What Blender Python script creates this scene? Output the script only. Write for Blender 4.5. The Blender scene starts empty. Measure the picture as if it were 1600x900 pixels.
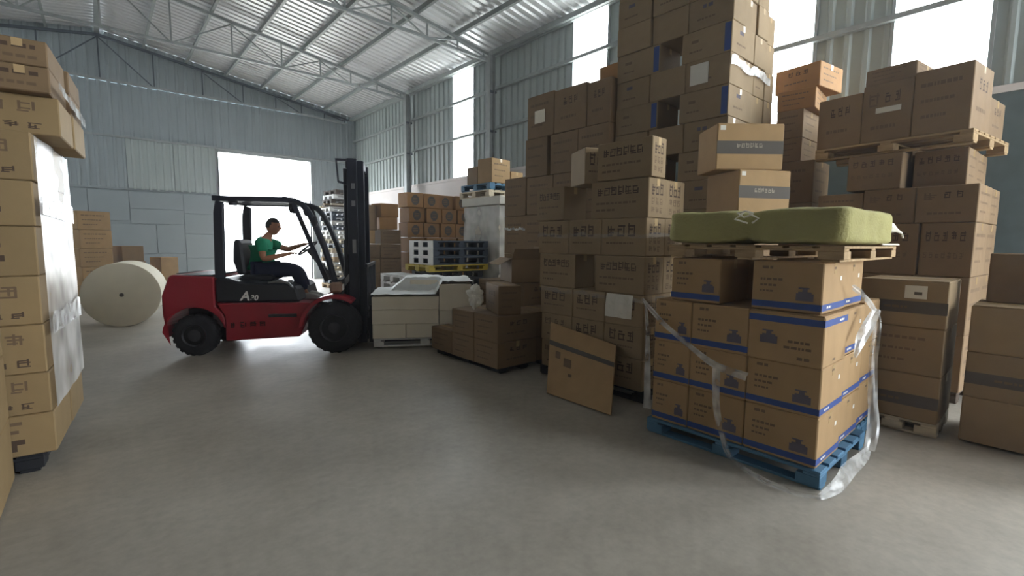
import bpy, bmesh, math, random
from mathutils import Vector, Matrix, noise

# ------------------------------------------------------------------ start: camera, sky, exposure
S = bpy.context.scene
COL = S.collection
PI = math.pi
R = math.radians

def cam_setup():
    yaw, pitch, roll = R(41.0), R(5.6), R(0.5)
    fw = Vector((math.sin(yaw)*math.cos(pitch), math.cos(yaw)*math.cos(pitch), -math.sin(pitch)))
    r = Vector((math.cos(yaw), -math.sin(yaw), 0)); u = r.cross(fw)
    r2 = math.cos(roll)*r + math.sin(roll)*u
    u2 = -math.sin(roll)*r + math.cos(roll)*u
    cd = bpy.data.cameras.new('camera'); cd.sensor_width = 36.0; cd.lens = 740.0*36.0/1600.0
    cd.clip_start = 0.05; cd.clip_end = 300
    c = bpy.data.objects.new('camera', cd); COL.objects.link(c)
    m = Matrix((( r2.x, u2.x, -fw.x, 0), (r2.y, u2.y, -fw.y, 0), (r2.z, u2.z, -fw.z, 1.55), (0, 0, 0, 1)))
    c.matrix_world = m
    S.camera = c
cam_setup()

SKY = 7.0
w = bpy.data.worlds.new('overcast_sky'); S.world = w; w.use_nodes = True
bg = w.node_tree.nodes['Background']
bg.inputs[0].default_value = (0.885, 0.945, 1.0, 1); bg.inputs[1].default_value = SKY
S.view_settings.view_transform = 'Standard'; S.view_settings.look = 'None'
S.view_settings.gamma = 1.0; S.view_settings.use_curve_mapping = False
S.view_settings.exposure = 1.5
S.cycles.max_bounces = 10; S.cycles.diffuse_bounces = 4; S.cycles.transparent_max_bounces = 16
S.cycles.use_denoising = True
S.cycles.sample_clamp_indirect = 8.0

def portal(name, loc, rot, sx, sy):
    ld = bpy.data.lights.new(name, 'AREA'); ld.shape = 'RECTANGLE'; ld.size = sx; ld.size_y = sy
    ld.cycles.is_portal = True
    o = bpy.data.objects.new(name, ld); COL.objects.link(o); o.location = loc; o.rotation_euler = rot

# room constants: x across the hall, y along it, gable door far away at y = YB
XR, XL, YB, YN = 8.2, -7.6, 19.4, -7.0
EAVE, RIDGE, XM = 6.5, 7.76, 0.3
def roof_z(x): return RIDGE - abs(x-XM)*(RIDGE-EAVE)/(XR-XM)
WIN = [(11.12, 12.18), (6.45, 7.44), (2.62, 3.55), (0.73, 1.70), (-1.45, -0.35)]      # translucent strips in the side wall; the last is unseen, added to light carton ends
GATE = (-4.8, -2.6, 4.4)                                              # loading opening in the side wall, behind the viewer
NDOOR = (5.6, 8.0, 5.4)                                              # loading opening in the gable behind the viewer
ADDED_LWIN = [(15.2, 16.6)]                          # unseen strip added in the opposite wall to brighten the far half
DOOR = (3.29, 6.38, 4.56)                                             # far gable opening
for (a, b) in WIN: portal('daylight_portal', (XR-0.12, (a+b)/2, 4.95), (0, R(90), 0), 3.1, b-a)
portal('daylight_portal', (XR-0.12, (GATE[0]+GATE[1])/2, GATE[2]/2), (0, R(90), 0), GATE[2], GATE[1]-GATE[0])
portal('daylight_portal', ((NDOOR[0]+NDOOR[1])/2, YN+0.15, NDOOR[2]/2), (R(90), 0, 0), NDOOR[1]-NDOOR[0], NDOOR[2])
for (a, b) in ADDED_LWIN: portal('daylight_portal', (XL+0.12, (a+b)/2, 4.95), (0, R(-90), 0), 3.1, b-a)
portal('daylight_portal', ((DOOR[0]+DOOR[1])/2, YB-0.15, DOOR[2]/2), (R(-90), 0, 0), DOOR[1]-DOOR[0], DOOR[2])

# ------------------------------------------------------------------ materials
MAT = {}
def new_mat(name):
    m = bpy.data.materials.new(name); m.use_nodes = True
    nt = m.node_tree; b = nt.nodes['Principled BSDF']
    MAT[name] = m
    return m, nt, b
def lin(c):
    return tuple(((v/255.0)/12.92 if v/255.0 <= 0.04045 else ((v/255.0+0.055)/1.055)**2.4) for v in c) + (1.0,)
def simple(name, rgb, rough=0.6, metal=0.0, vary=0.08, scale=6.0, bump=0.0, bscale=40.0, rand=0.0, spec=0.5, stretch=(1,1,1)):
    m, nt, b = new_mat(name)
    L = nt.links
    tc = nt.nodes.new('ShaderNodeTexCoord'); mp = nt.nodes.new('ShaderNodeMapping'); L.new(tc.outputs['Object'], mp.inputs[0])
    mp.inputs['Scale'].default_value = stretch
    n = nt.nodes.new('ShaderNodeTexNoise'); n.inputs['Scale'].default_value = scale; n.inputs['Detail'].default_value = 5
    L.new(mp.outputs[0], n.inputs['Vector'])
    mr = nt.nodes.new('ShaderNodeMapRange'); mr.inputs[1].default_value = 0.3; mr.inputs[2].default_value = 0.7
    mr.inputs[3].default_value = 1-vary; mr.inputs[4].default_value = 1+vary
    L.new(n.outputs[0], mr.inputs[0])
    val = mr.outputs[0]
    if rand:
        oi = nt.nodes.new('ShaderNodeObjectInfo'); m2 = nt.nodes.new('ShaderNodeMapRange')
        m2.inputs[3].default_value = 1-rand; m2.inputs[4].default_value = 1+rand
        L.new(oi.outputs['Random'], m2.inputs[0])
        mu = nt.nodes.new('ShaderNodeMath'); mu.operation = 'MULTIPLY'
        L.new(val, mu.inputs[0]); L.new(m2.outputs[0], mu.inputs[1]); val = mu.outputs[0]
    hs = nt.nodes.new('ShaderNodeHueSaturation'); hs.inputs['Color'].default_value = lin(rgb)
    L.new(val, hs.inputs['Value']); L.new(hs.outputs[0], b.inputs['Base Color'])
    b.inputs['Roughness'].default_value = rough; b.inputs['Metallic'].default_value = metal
    b.inputs['Specular IOR Level'].default_value = spec
    if bump:
        n2 = nt.nodes.new('ShaderNodeTexNoise'); n2.inputs['Scale'].default_value = bscale; n2.inputs['Detail'].default_value = 4
        L.new(mp.outputs[0], n2.inputs['Vector'])
        bp = nt.nodes.new('ShaderNodeBump'); bp.inputs['Strength'].default_value = bump; bp.inputs['Distance'].default_value = 0.02
        L.new(n2.outputs[0], bp.inputs['Height']); L.new(bp.outputs[0], b.inputs['Normal'])
    return m

simple('kraft', (166, 136, 97), 0.75, vary=0.06, rand=0.07, bump=0.15, bscale=9, spec=0.25)
simple('kraft_yellow', (152, 129, 94), 0.75, vary=0.06, rand=0.06, bump=0.15, bscale=9, spec=0.25)
simple('kraft_red', (136, 113, 86), 0.75, vary=0.07, rand=0.08, bump=0.15, bscale=9, spec=0.25)
simple('kraft_grey', (146, 125, 96), 0.75, vary=0.06, rand=0.07, bump=0.15, bscale=9, spec=0.25)
simple('kraft_orange', (166, 125, 80), 0.75, vary=0.06, rand=0.08, bump=0.15, bscale=9, spec=0.25)
simple('kraft_inside', (120, 92, 66), 0.85, vary=0.06)
simple('blue_print', (56, 80, 142), 0.6, vary=0.08, spec=0.3)
simple('ink', (88, 73, 62), 0.8, vary=0.12, spec=0.2)
simple('ink_soft', (118, 98, 78), 0.8, vary=0.12, spec=0.2)
simple('ink_blue', (104, 98, 108), 0.8, vary=0.12, spec=0.2)
simple('ink_green', (86, 98, 92), 0.8, vary=0.1, spec=0.2)
simple('band_grey', (92, 86, 80), 0.7, vary=0.06, spec=0.25)
simple('band_text', (160, 150, 136), 0.7, vary=0.05, spec=0.25)
simple('tape', (196, 168, 126), 0.25, vary=0.04, spec=0.6)
simple('paper', (222, 218, 208), 0.8, vary=0.03, spec=0.2)
simple('paper_sheet', (240, 231, 212), 0.8, vary=0.05, scale=3, spec=0.2)
simple('paper_wrap', (238, 240, 238), 0.55, vary=0.03, bump=0.4, bscale=7)
simple('roll_paper', (236, 228, 204), 0.85, vary=0.03, spec=0.2)
simple('wood', (170, 144, 108), 0.8, vary=0.18, scale=3, stretch=(8, 1, 8), rand=0.12, bump=0.2, bscale=20, spec=0.25)
simple('wood_pale', (208, 196, 172), 0.8, vary=0.12, scale=3, stretch=(8, 1, 8), rand=0.1, bump=0.2, bscale=20, spec=0.25)
simple('wood_dark', (84, 72, 62), 0.8, vary=0.18, scale=3, stretch=(8, 1, 8), rand=0.12, bump=0.2, bscale=20, spec=0.25)
simple('pallet_blue', (74, 120, 152), 0.6, vary=0.12, rand=0.08, bump=0.1, bscale=25)
simple('pallet_navy', (52, 66, 82), 0.55, vary=0.1, rand=0.1)
simple('pallet_black', (34, 36, 42), 0.6, vary=0.1, rand=0.1)
simple('pallet_white', (222, 222, 220), 0.6, vary=0.06, rand=0.06)
simple('pallet_yellow', (196, 172, 60), 0.6, vary=0.1)
simple('red_paint', (152, 34, 48), 0.32, vary=0.07, scale=3, spec=0.5)
simple('black_paint', (30, 32, 40), 0.42, vary=0.1, spec=0.5)
simple('mast_paint', (30, 34, 48), 0.42, vary=0.1, spec=0.5)
simple('rubber', (44, 44, 48), 0.85, vary=0.15, scale=10, bump=0.3, bscale=30, spec=0.3)
simple('rim_metal', (62, 62, 66), 0.5, metal=0.4, vary=0.15)
simple('steel', (150, 152, 156), 0.35, metal=0.9, vary=0.05)
simple('mud', (150, 122, 104), 0.9, vary=0.15, spec=0.2)
simple('letter_white', (226, 224, 220), 0.5, vary=0.02)
simple('letter_dark', (46, 20, 26), 0.5, vary=0.02)
simple('skin', (176, 124, 96), 0.55, vary=0.04, spec=0.3)
simple('hair', (34, 28, 26), 0.7, vary=0.1)
simple('shirt_green', (44, 150, 112), 0.85, vary=0.08, bump=0.3, bscale=14, spec=0.2)
simple('trousers_navy', (30, 34, 56), 0.85, vary=0.1, bump=0.3, bscale=14, spec=0.2)
simple('shoe', (210, 208, 204), 0.7, vary=0.06)
simple('eye_dark', (24, 20, 20), 0.3)
simple('lip', (140, 84, 74), 0.6)
simple('bale_cloth', (160, 154, 102), 0.85, vary=0.08, scale=4, bump=0.35, bscale=60, spec=0.2)
simple('string', (230, 226, 210), 0.8, vary=0.05)
simple('steel_frame', (150, 156, 156), 0.5, metal=0.1, vary=0.1, spec=0.4)
simple('steel_dark', (84, 92, 100), 0.5, metal=0.2, vary=0.1, spec=0.4)
simple('plaster', (224, 218, 216), 0.85, vary=0.06, scale=1.2, bump=0.1, bscale=12, spec=0.2)
simple('wall_sheet', (164, 174, 173), 0.5, metal=0.0, vary=0.06, scale=0.8, spec=0.4)
simple('gable_sheet', (150, 160, 164), 0.55, metal=0.0, vary=0.06, scale=0.8, spec=0.4)
simple('gable_panel', (146, 156, 160), 0.6, vary=0.05, scale=1.0, spec=0.3, rand=0.04)
simple('roof_sheet', (214, 216, 218), 0.34, metal=0.25, vary=0.08, scale=0.6, spec=0.5)
simple('yard', (190, 186, 178), 0.9, vary=0.08, scale=0.6)
simple('wall_dark', (92, 80, 70), 0.8, vary=0.1)
simple('shaded_plaster', (92, 106, 108), 0.7, vary=0.1)  # lower side wall near the viewer, its shade put into the colour

def floor_material():
    m, nt, b = new_mat('concrete')
    L = nt.links
    tc = nt.nodes.new('ShaderNodeTexCoord')
    def nz(scale, det, rough=0.6):
        n = nt.nodes.new('ShaderNodeTexNoise'); n.inputs['Scale'].default_value = scale; n.inputs['Detail'].default_value = det
        n.inputs['Roughness'].default_value = rough
        L.new(tc.outputs['Object'], n.inputs['Vector']); return n.outputs[0]
    cr = nt.nodes.new('ShaderNodeValToRGB'); L.new(nz(0.45, 7, 0.68), cr.inputs[0])
    cr.color_ramp.elements[0].position = 0.3; cr.color_ramp.elements[0].color = lin((146, 139, 127))
    cr.color_ramp.elements[1].position = 0.72; cr.color_ramp.elements[1].color = lin((190, 183, 170))
    mx = nt.nodes.new('ShaderNodeMix'); mx.data_type = 'RGBA'; mx.blend_type = 'MULTIPLY'; mx.inputs[0].default_value = 0.5
    c2 = nt.nodes.new('ShaderNodeValToRGB'); L.new(nz(14, 6, 0.7), c2.inputs[0])
    c2.color_ramp.elements[0].position = 0.35; c2.color_ramp.elements[0].color = (0.72, 0.72, 0.72, 1)
    c2.color_ramp.elements[1].position = 0.6; c2.color_ramp.elements[1].color = (1, 1, 1, 1)
    L.new(cr.outputs[0], mx.inputs[6]); L.new(c2.outputs[0], mx.inputs[7])
    L.new(mx.outputs[2], b.inputs['Base Color'])
    rr = nt.nodes.new('ShaderNodeMapRange'); rr.inputs[3].default_value = 0.34; rr.inputs[4].default_value = 0.62
    L.new(nz(1.4, 4), rr.inputs[0]); L.new(rr.outputs[0], b.inputs['Roughness'])
    bp = nt.nodes.new('ShaderNodeBump'); bp.inputs['Strength'].default_value = 0.12; bp.inputs['Distance'].default_value = 0.01
    L.new(nz(30, 5), bp.inputs['Height']); L.new(bp.outputs[0], b.inputs['Normal'])
floor_material()

def pane_material():
    m, nt, b = new_mat('fibreglass')
    L = nt.links; out = nt.nodes['Material Output']
    tr = nt.nodes.new('ShaderNodeBsdfTransparent'); tr.inputs[0].default_value = (0.96, 0.97, 0.96, 1)
    tl = nt.nodes.new('ShaderNodeBsdfTranslucent'); tl.inputs[0].default_value = (0.85, 0.87, 0.84, 1)
    mx = nt.nodes.new('ShaderNodeMixShader'); mx.inputs[0].default_value = 0.35
    L.new(tr.outputs[0], mx.inputs[1]); L.new(tl.outputs[0], mx.inputs[2])
    L.new(mx.outputs[0], out.inputs[0])
pane_material()

def film_material(name, alpha, rough=0.18, bump=0.12, scale=7):
    m, nt, b = new_mat(name)
    L = nt.links; out = nt.nodes['Material Output']
    b.inputs['Base Color'].default_value = (0.82, 0.82, 0.8, 1); b.inputs['Roughness'].default_value = rough
    b.inputs['Specular IOR Level'].default_value = 0.8
    tr = nt.nodes.new('ShaderNodeBsdfTransparent')
    mx = nt.nodes.new('ShaderNodeMixShader')
    tc = nt.nodes.new('ShaderNodeTexCoord'); n = nt.nodes.new('ShaderNodeTexNoise'); n.inputs['Scale'].default_value = scale
    L.new(tc.outputs['Object'], n.inputs['Vector'])
    mr = nt.nodes.new('ShaderNodeMapRange'); mr.inputs[1].default_value = 0.35; mr.inputs[2].default_value = 0.65
    mr.inputs[3].default_value = alpha*0.5; mr.inputs[4].default_value = min(1, alpha*1.5)
    L.new(n.outputs[0], mr.inputs[0]); L.new(mr.outputs[0], mx.inputs[0])
    L.new(tr.outputs[0], mx.inputs[1]); L.new(b.outputs[0], mx.inputs[2]); L.new(mx.outputs[0], out.inputs[0])
    bp = nt.nodes.new('ShaderNodeBump'); bp.inputs['Strength'].default_value = bump
    L.new(n.outputs[0], bp.inputs['Height']); L.new(bp.outputs[0], b.inputs['Normal'])
film_material('film', 0.42)
film_material('film_thick', 0.75)
film_material('film_faint', 0.2)
film_material('film_sheet', 0.46, 0.3, 0.02, 2.2)

# ------------------------------------------------------------------ mesh helpers
class MB:
    """collects simple shapes and links them as one mesh object"""
    def __init__(s): s.v = []; s.f = []; s.mi = []
    def add(s, vs, fs, mi=0):
        o = len(s.v); s.v += [tuple(v) for v in vs]; s.f += [tuple(i+o for i in f) for f in fs]; s.mi += [mi]*len(fs); return s
    def box(s, x0, x1, y0, y1, z0, z1, mi=0):
        return s.add([(x0,y0,z0),(x1,y0,z0),(x1,y1,z0),(x0,y1,z0),(x0,y0,z1),(x1,y0,z1),(x1,y1,z1),(x0,y1,z1)],
            [(0,3,2,1),(4,5,6,7),(0,1,5,4),(1,2,6,5),(2,3,7,6),(3,0,4,7)], mi)
    def bar(s, a, b, wx, wy, up=(0,0,1), mi=0):
        a, b = Vector(a), Vector(b); d = (b-a).normalized(); up = Vector(up)
        if abs(d.dot(up)) > 0.98: up = Vector((1,0,0))
        r = d.cross(up).normalized(); u = r.cross(d)
        vs = []
        for p in (a, b):
            for (i, j) in ((-1,-1),(1,-1),(1,1),(-1,1)): vs.append(p + r*i*wx/2 + u*j*wy/2)
        return s.add(vs, [(0,1,2,3),(7,6,5,4),(0,4,5,1),(1,5,6,2),(2,6,7,3),(3,7,4,0)], mi)
    def tube(s, pts, rad, n=8, mi=0, cap=True):
        pts = [Vector(p) for p in pts]; vs = []; fs = []
        rads = rad if isinstance(rad, (list, tuple)) else [rad]*len(pts)
        prev = None
        for i, p in enumerate(pts):
            d = (pts[min(i+1, len(pts)-1)] - pts[max(i-1, 0)]).normalized()
            up = prev if prev is not None else (Vector((0,0,1)) if abs(d.z) < 0.9 else Vector((1,0,0)))
            r = d.cross(up).normalized(); u = r.cross(d).normalized(); prev = u
            for k in range(n):
                a = 2*PI*k/n; vs.append(p + (r*math.cos(a) + u*math.sin(a))*rads[i])
        for i in range(len(pts)-1):
            for k in range(n):
                a, b = i*n+k, i*n+(k+1) % n; fs.append((a, b, b+n, a+n))
        if cap: fs += [tuple(range(n))[::-1], tuple(range((len(pts)-1)*n, len(pts)*n))]
        return s.add(vs, fs, mi)
    def lathe(s, prof, c, axis='y', n=32, mi=0):
        """prof: (offset along axis, radius)"""
        vs = []; fs = []; c = Vector(c)
        for (h, r) in prof:
            for k in range(n):
                a = 2*PI*k/n; p, q = r*math.cos(a), r*math.sin(a)
                vs.append(c + (Vector((p, h, q)) if axis == 'y' else Vector((h, p, q)) if axis == 'x' else Vector((p, q, h))))
        for i in range(len(prof)-1):
            for k in range(n):
                a, b = i*n+k, i*n+(k+1) % n; fs.append((a, b, b+n, a+n))
        fs += [tuple(range(n))[::-1], tuple(range((len(prof)-1)*n, len(prof)*n))]
        return s.add(vs, fs, mi)
    def prism(s, poly, y0, y1, mi=0):
        """polygon in x,z pushed along y"""
        n = len(poly); vs = [(x, y0, z) for x, z in poly] + [(x, y1, z) for x, z in poly]
        fs = [tuple(range(n)), tuple(range(n, 2*n))[::-1]] + [(i, i+n, (i+1) % n+n, (i+1) % n) for i in range(n)]
        return s.add(vs, fs, mi)
    def mesh(s, name, mats, bevel=0.0, smooth=False):
        me = bpy.data.meshes.new(name); me.from_pydata(s.v, [], s.f)
        for m in (mats if isinstance(mats, (list, tuple)) else [mats]): me.materials.append(MAT[m])
        if len(set(s.mi)) > 1:
            for p, i in zip(me.polygons, s.mi): p.material_index = i
        bm = bmesh.new(); bm.from_mesh(me)
        bmesh.ops.recalc_face_normals(bm, faces=bm.faces)
        if bevel:
            es = [e for e in bm.edges if len(e.link_faces) == 2 and e.calc_face_angle(0) > 0.5]
            bmesh.ops.bevel(bm, geom=es, offset=bevel, segments=1, affect='EDGES', profile=0.5, clamp_overlap=True)
        bm.to_mesh(me); bm.free()
        if smooth:
            for p in me.polygons: p.use_smooth = True
            try: me.set_sharp_from_angle(angle=R(35))
            except Exception: pass
        return me
    def build(s, name, mats, parent=None, bevel=0.0, smooth=False, loc=None):
        return link(name, s.mesh(name, mats, bevel, smooth), parent, loc)

def link(name, data, parent=None, loc=None, rz=0.0):
    o = bpy.data.objects.new(name, data); COL.objects.link(o)
    if parent is not None: o.parent = parent
    if loc is not None: o.location = loc
    if rz: o.rotation_euler = (0, 0, rz)
    return o
def tag(o, label, cat, group=None, kind=None):
    if label: o['label'] = label
    if cat: o['category'] = cat
    if group: o['group'] = group
    if kind: o['kind'] = kind
    return o
def empty(name, loc=(0,0,0), rz=0.0, label=None, cat=None, group=None):
    o = link(name, None, None, loc, rz); o.empty_display_size = 0.1
    return tag(o, label, cat, group)
def struct(o): o['kind'] = 'structure'; return o

_cache = {}
def box_mesh(dx, dy, dz, mat, bevel=0.005):
    """box centred in x and y, standing on z = 0, cached by size"""
    k = (round(dx, 3), round(dy, 3), round(dz, 3), mat, bevel)
    if k not in _cache:
        _cache[k] = MB().box(-dx/2, dx/2, -dy/2, dy/2, 0, dz).mesh('box', mat, bevel=min(bevel, dx/4, dy/4, dz/4) if bevel else 0)
    return _cache[k]
def part_box(name, x0, x1, y0, y1, z0, z1, mat, parent, bevel=0.004):
    return link(name, box_mesh(x1-x0, y1-y0, z1-z0, mat, bevel), parent, ((x0+x1)/2, (y0+y1)/2, z0))

# ------------------------------------------------------------------ the setting
fl = MB().box(XL-0.2, XR+0.2, YN-0.2, YB+0.2, -0.2, 0.0).build('floor', 'concrete'); struct(fl)
yd = MB().box(-40, 60, YB+0.2, 70, -0.25, -0.03).box(XR+0.2, 60, -45, YB+0.2, -0.25, -0.03).box(-40, XR+0.2, -60, YN-0.2, -0.25, -0.03).build('ground_outside', 'yard'); struct(yd)

def rib_profile(w, n, depth):
    """trapezoid ribs over width w: list of (u, offset)"""
    pts = []; p = w/n
    for i in range(n):
        a = i*p
        pts += [(a, 0), (a+p*0.56, 0), (a+p*0.68, depth), (a+p*0.88, depth)]
    pts.append((w, 0))
    return pts
def sheet_mesh(w, n, depth, h0, h1, mat, top=None):
    """upright ribbed sheet: width along x from 0, ribs to -y, from z = h0 to h1 (or to top(u))"""
    key = ('sheet', round(w, 3), n, depth, round(h0, 3), round(h1, 3), mat, None)
    if top is None and key in _cache: return _cache[key]
    m = MB(); pr = rib_profile(w, n, depth)
    vs = [(u, -d, h0) for u, d in pr] + [(u, -d, (top(u) if top else h1)) for u, d in pr]
    k = len(pr)
    m.add(vs, [(i, i+1, i+1+k, i+k) for i in range(k-1)])
    me = m.mesh('ribbed_sheet', mat)
    if top is None: _cache[key] = me
    return me

# side wall with the translucent strips (faces -x); sheet x axis runs along -y
wr = MB()
wr.box(XR, XR+0.2, 5.0, YB, 0, 3.40)
wr.box(XR, XR+0.2, GATE[1], 5.0, 0, 3.40, 1)
wr.box(XR, XR+0.2, YN, GATE[0], 0, 3.40, 1)
wr.box(XR-0.03, XR+0.02, GATE[1], YB, 3.36, 3.44)
wr = struct(wr.build('wall_right', ['plaster', 'shaded_plaster']))
segs = []; y = YB
for (a, b) in WIN: segs.append((b, y)); y = a
segs.append((GATE[1], y)); segs.append((YN, GATE[0]))
for (a, b) in segs:
    n = max(1, round((b-a)/1.0)); wd = (b-a)/n
    for i in range(n):
        o = link('wall_sheet', sheet_mesh(wd, max(2, round(wd/0.24)), 0.035, 3.40, EAVE+0.02, 'wall_sheet'), wr, (XR+0.03, b-i*wd, 0)); o.rotation_euler = (0, 0, R(-90))
o = link('wall_sheet', sheet_mesh(GATE[1]-GATE[0], 20, 0.035, GATE[2], EAVE+0.02, 'wall_sheet'), wr, (XR+0.03, GATE[1], 0)); o.rotation_euler = (0, 0, R(-90))
for (z, dz) in ((4.55, 0.07), (5.56, 0.07), (6.42, 0.08)):
    MB().box(XR-0.10, XR-0.01, GATE[1], YB-0.02, z-dz/2, z+dz/2).build('girt', 'steel_frame', wr)
for yc in (14.5, 10.05, 5.6, -6.6):
    MB().box(XR-0.36, XR-0.345, yc-0.09, yc+0.09, 0, 6.35).box(XR-0.20, XR-0.185, yc-0.09, yc+0.09, 0, 6.35).box(XR-0.345, XR-0.2, yc-0.008, yc+0.008, 0, 6.35).build('column', 'steel_frame', wr)
    for z in (4.5, 5.5): MB().box(XR-0.34, XR-0.1, yc-0.05, yc+0.05, z-0.09, z-0.04).build('girt_bracket', 'steel_dark', wr)
for i, (a, b) in enumerate(WIN):
    f = MB()
    for yy in (a-0.02, b-0.02): f.box(XR-0.02, XR+0.05, yy, yy+0.04, 3.40, EAVE)
    f.box(XR-0.02, XR+0.05, a, b, 3.40, 3.43)
    f = struct(f.build('window_%d' % (i+1), 'steel_frame'))
    for (z0, z1) in ((3.43, 4.54), (4.56, 5.55), (5.57, 6.5)):
        link('pane', sheet_mesh(b-a-0.04, 4, 0.03, z0, z1, 'fibreglass'), f, (XR+0.035, b-0.02, 0)).rotation_euler = (0, 0, R(-90))

# far gable wall
wb = MB().box(XL, DOOR[0], YB+0.02, YB+0.2, 0, 3.1).box(DOOR[1], XR, YB+0.02, YB+0.2, 0, 3.1)
wb.box(XL, DOOR[0]-0.01, YB-0.03, YB+0.03, 3.07, 3.13).box(DOOR[1]+0.01, XR-0.02, YB-0.03, YB+0.03, 3.07, 3.13)
wb = struct(wb.build('wall_far', 'gable_panel'))
def gable(x0, x1, z0, z1=None, n=None, mat='gable_sheet', y=YB):
    top = None if z1 else (lambda u: roof_z(x0+u)+0.02)
    link('wall_sheet', sheet_mesh(x1-x0, n or max(2, round((x1-x0)/0.22)), 0.03, z0, z1 or 0, mat, top), wb, (x0, y, 0))
for i in range(16):
    x0 = XL+i*(15.8/16); x1 = x0+15.8/16
    gable(x0, x1, 6.28)
    if x0 > DOOR[0]-0.5 and x1 < DOOR[1]+0.5: gable(x0, x1, 4.68, 6.3)
    else: gable(x0, x1, 4.68, 6.3)
xs = [XL, -5.6, -3.6, -1.6, -0.3, 0.8]
for a, b in zip(xs[:-1], xs[1:]): gable(a, b, 3.1, 4.72)
gable(0.7, 3.27, 3.1, 4.72, 11, 'gable_sheet', YB+0.012)
gable(0.8, 2.0, 3.1, 4.72, 6, 'wall_sheet', YB-0.03); gable(2.02, DOOR[0], 3.1, 4.72, 6, 'wall_sheet', YB-0.03)
gable(DOOR[1], 7.3, 3.1, 4.7, 4); gable(7.3, XR, 3.1, 4.7, 4)
for (a, b, z0, z1) in ((-3.0, -0.2, 2.1, 3.04), (-0.18, 0.78, 2.1, 3.04), (0.8, 2.2, 2.5, 3.04), (0.8, 2.2, 2.02, 2.48), (2.22, 3.26, 2.4, 3.04), (2.22, 3.26, 1.72, 2.38),
        (1.45, 2.2, 1.06, 2.0), (0.3, 1.43, 1.06, 2.0), (2.22, 3.26, 0.9, 1.7), (2.22, 3.26, 0.02, 0.88), (0.3, 2.2, 0.02, 1.04), (-3.0, 0.28, 0.02, 2.08), (6.42, 8.1, 1.6, 3.04), (6.42, 8.1, 0.02, 1.58)):
    part_box('wall_panel', a, b, YB-0.012, YB+0.02, z0, z1, 'gable_panel', wb, 0.006)
for z in (4.68,): MB().box(XL, XR-0.02, YB-0.12, YB-0.05, z-0.03, z+0.03).build('girt', 'steel_frame', wb)
# gable door frame (rolled up shutter: open)
dr = MB().box(DOOR[0]-0.1, DOOR[0], YB-0.06, YB+0.2, 0, DOOR[2]+0.1).box(DOOR[1], DOOR[1]+0.1, YB-0.06, YB+0.2, 0, DOOR[2]+0.1).box(DOOR[0], DOOR[1], YB-0.06, YB+0.2, DOOR[2], DOOR[2]+0.1)
struct(dr.build('door_1', 'steel_frame'))
MB().box(XR-0.06, XR+0.2, YB-0.06, YB+0.2, 3.1, EAVE).build('corner_post', 'gable_sheet', wb)
dr = MB().box(XR-0.04, XR+0.2, GATE[0]-0.12, GATE[0], 0, GATE[2]+0.12).box(XR-0.04, XR+0.2, GATE[1], GATE[1]+0.12, 0, GATE[2]+0.12).box(XR-0.04, XR+0.2, GATE[0], GATE[1], GATE[2], GATE[2]+0.12)
struct(dr.build('door_2', 'steel_frame'))
# remaining walls
wl = MB().box(XL-0.2, XL, YN, YB, 0, 3.4)
y_ = YB
for (a, b) in ADDED_LWIN: wl.box(XL-0.2, XL, b, y_, 3.4, EAVE+0.02); y_ = a
wl.box(XL-0.2, XL, YN, y_, 3.4, EAVE+0.02)
wl = struct(wl.build('wall_left', 'wall_dark'))
for i, (a, b) in enumerate(ADDED_LWIN):  # frame and panes of the added strip
    f = struct(MB().box(XL-0.05, XL+0.02, a-0.02, a+0.02, 3.4, EAVE).box(XL-0.05, XL+0.02, b-0.02, b+0.02, 3.4, EAVE).build('window_%d' % (i+5), 'steel_frame'))
    for (z0, z1) in ((3.43, 4.54), (4.56, 5.55), (5.57, 6.5)):
        link('pane', sheet_mesh(b-a-0.04, 4, 0.03, z0, z1, 'fibreglass'), f, (XL-0.03, a+0.02, 0)).rotation_euler = (0, 0, R(90))
wn = MB(); wn.add([(XL, YN, 0), (NDOOR[0], YN, 0), (NDOOR[0], YN, NDOOR[2]), (NDOOR[1], YN, NDOOR[2]), (NDOOR[1], YN, 0), (XR, YN, 0), (XR, YN, EAVE), (XM, YN, RIDGE), (XL, YN, EAVE)],
    [(0, 1, 2, 8), (2, 7, 8), (2, 3, 7), (3, 6, 7), (3, 4, 5, 6)])
struct(wn.build('wall_near', 'wall_dark'))
dr = MB().box(NDOOR[0]-0.1, NDOOR[0], YN, YN+0.1, 0, NDOOR[2]+0.1).box(NDOOR[1], NDOOR[1]+0.1, YN, YN+0.1, 0, NDOOR[2]+0.1).box(NDOOR[0], NDOOR[1], YN, YN+0.1, NDOOR[2], NDOOR[2]+0.1)
struct(dr.build('door_3', 'steel_frame'))

# roof: ribbed sheets over purlins and trusses
ce = struct(MB().box(XM-0.06, XM+0.06, YN, YB, RIDGE-0.16, RIDGE-0.10).build('ceiling', 'steel_frame'))
SL = math.hypot(XR-XM+0.05, RIDGE-EAVE); ANG = math.atan2(RIDGE-EAVE, XR-XM)
def roof_sheet_mesh(w):
    m = MB(); pr = rib_profile(w, 4, 0.045)
    vs = [(0, u, d) for u, d in pr] + [(SL, u, d) for u, d in pr]; k = len(pr)
    return m.add(vs, [(i, i+1, i+1+k, i+k) for i in range(k-1)]).mesh('roof_sheet', 'roof_sheet')
NS = 30; sw = (YB-YN)/NS; rm = roof_sheet_mesh(sw)
for i in range(NS):
    o = link('roof_sheet', rm, ce, (XM, YN+i*sw, RIDGE+0.02)); o.rotation_euler = (0, ANG, 0)
    o = link('roof_sheet', rm, ce, (XM, YN+(i+1)*sw, RIDGE+0.02)); o.rotation_euler = (0, ANG, PI)
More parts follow.
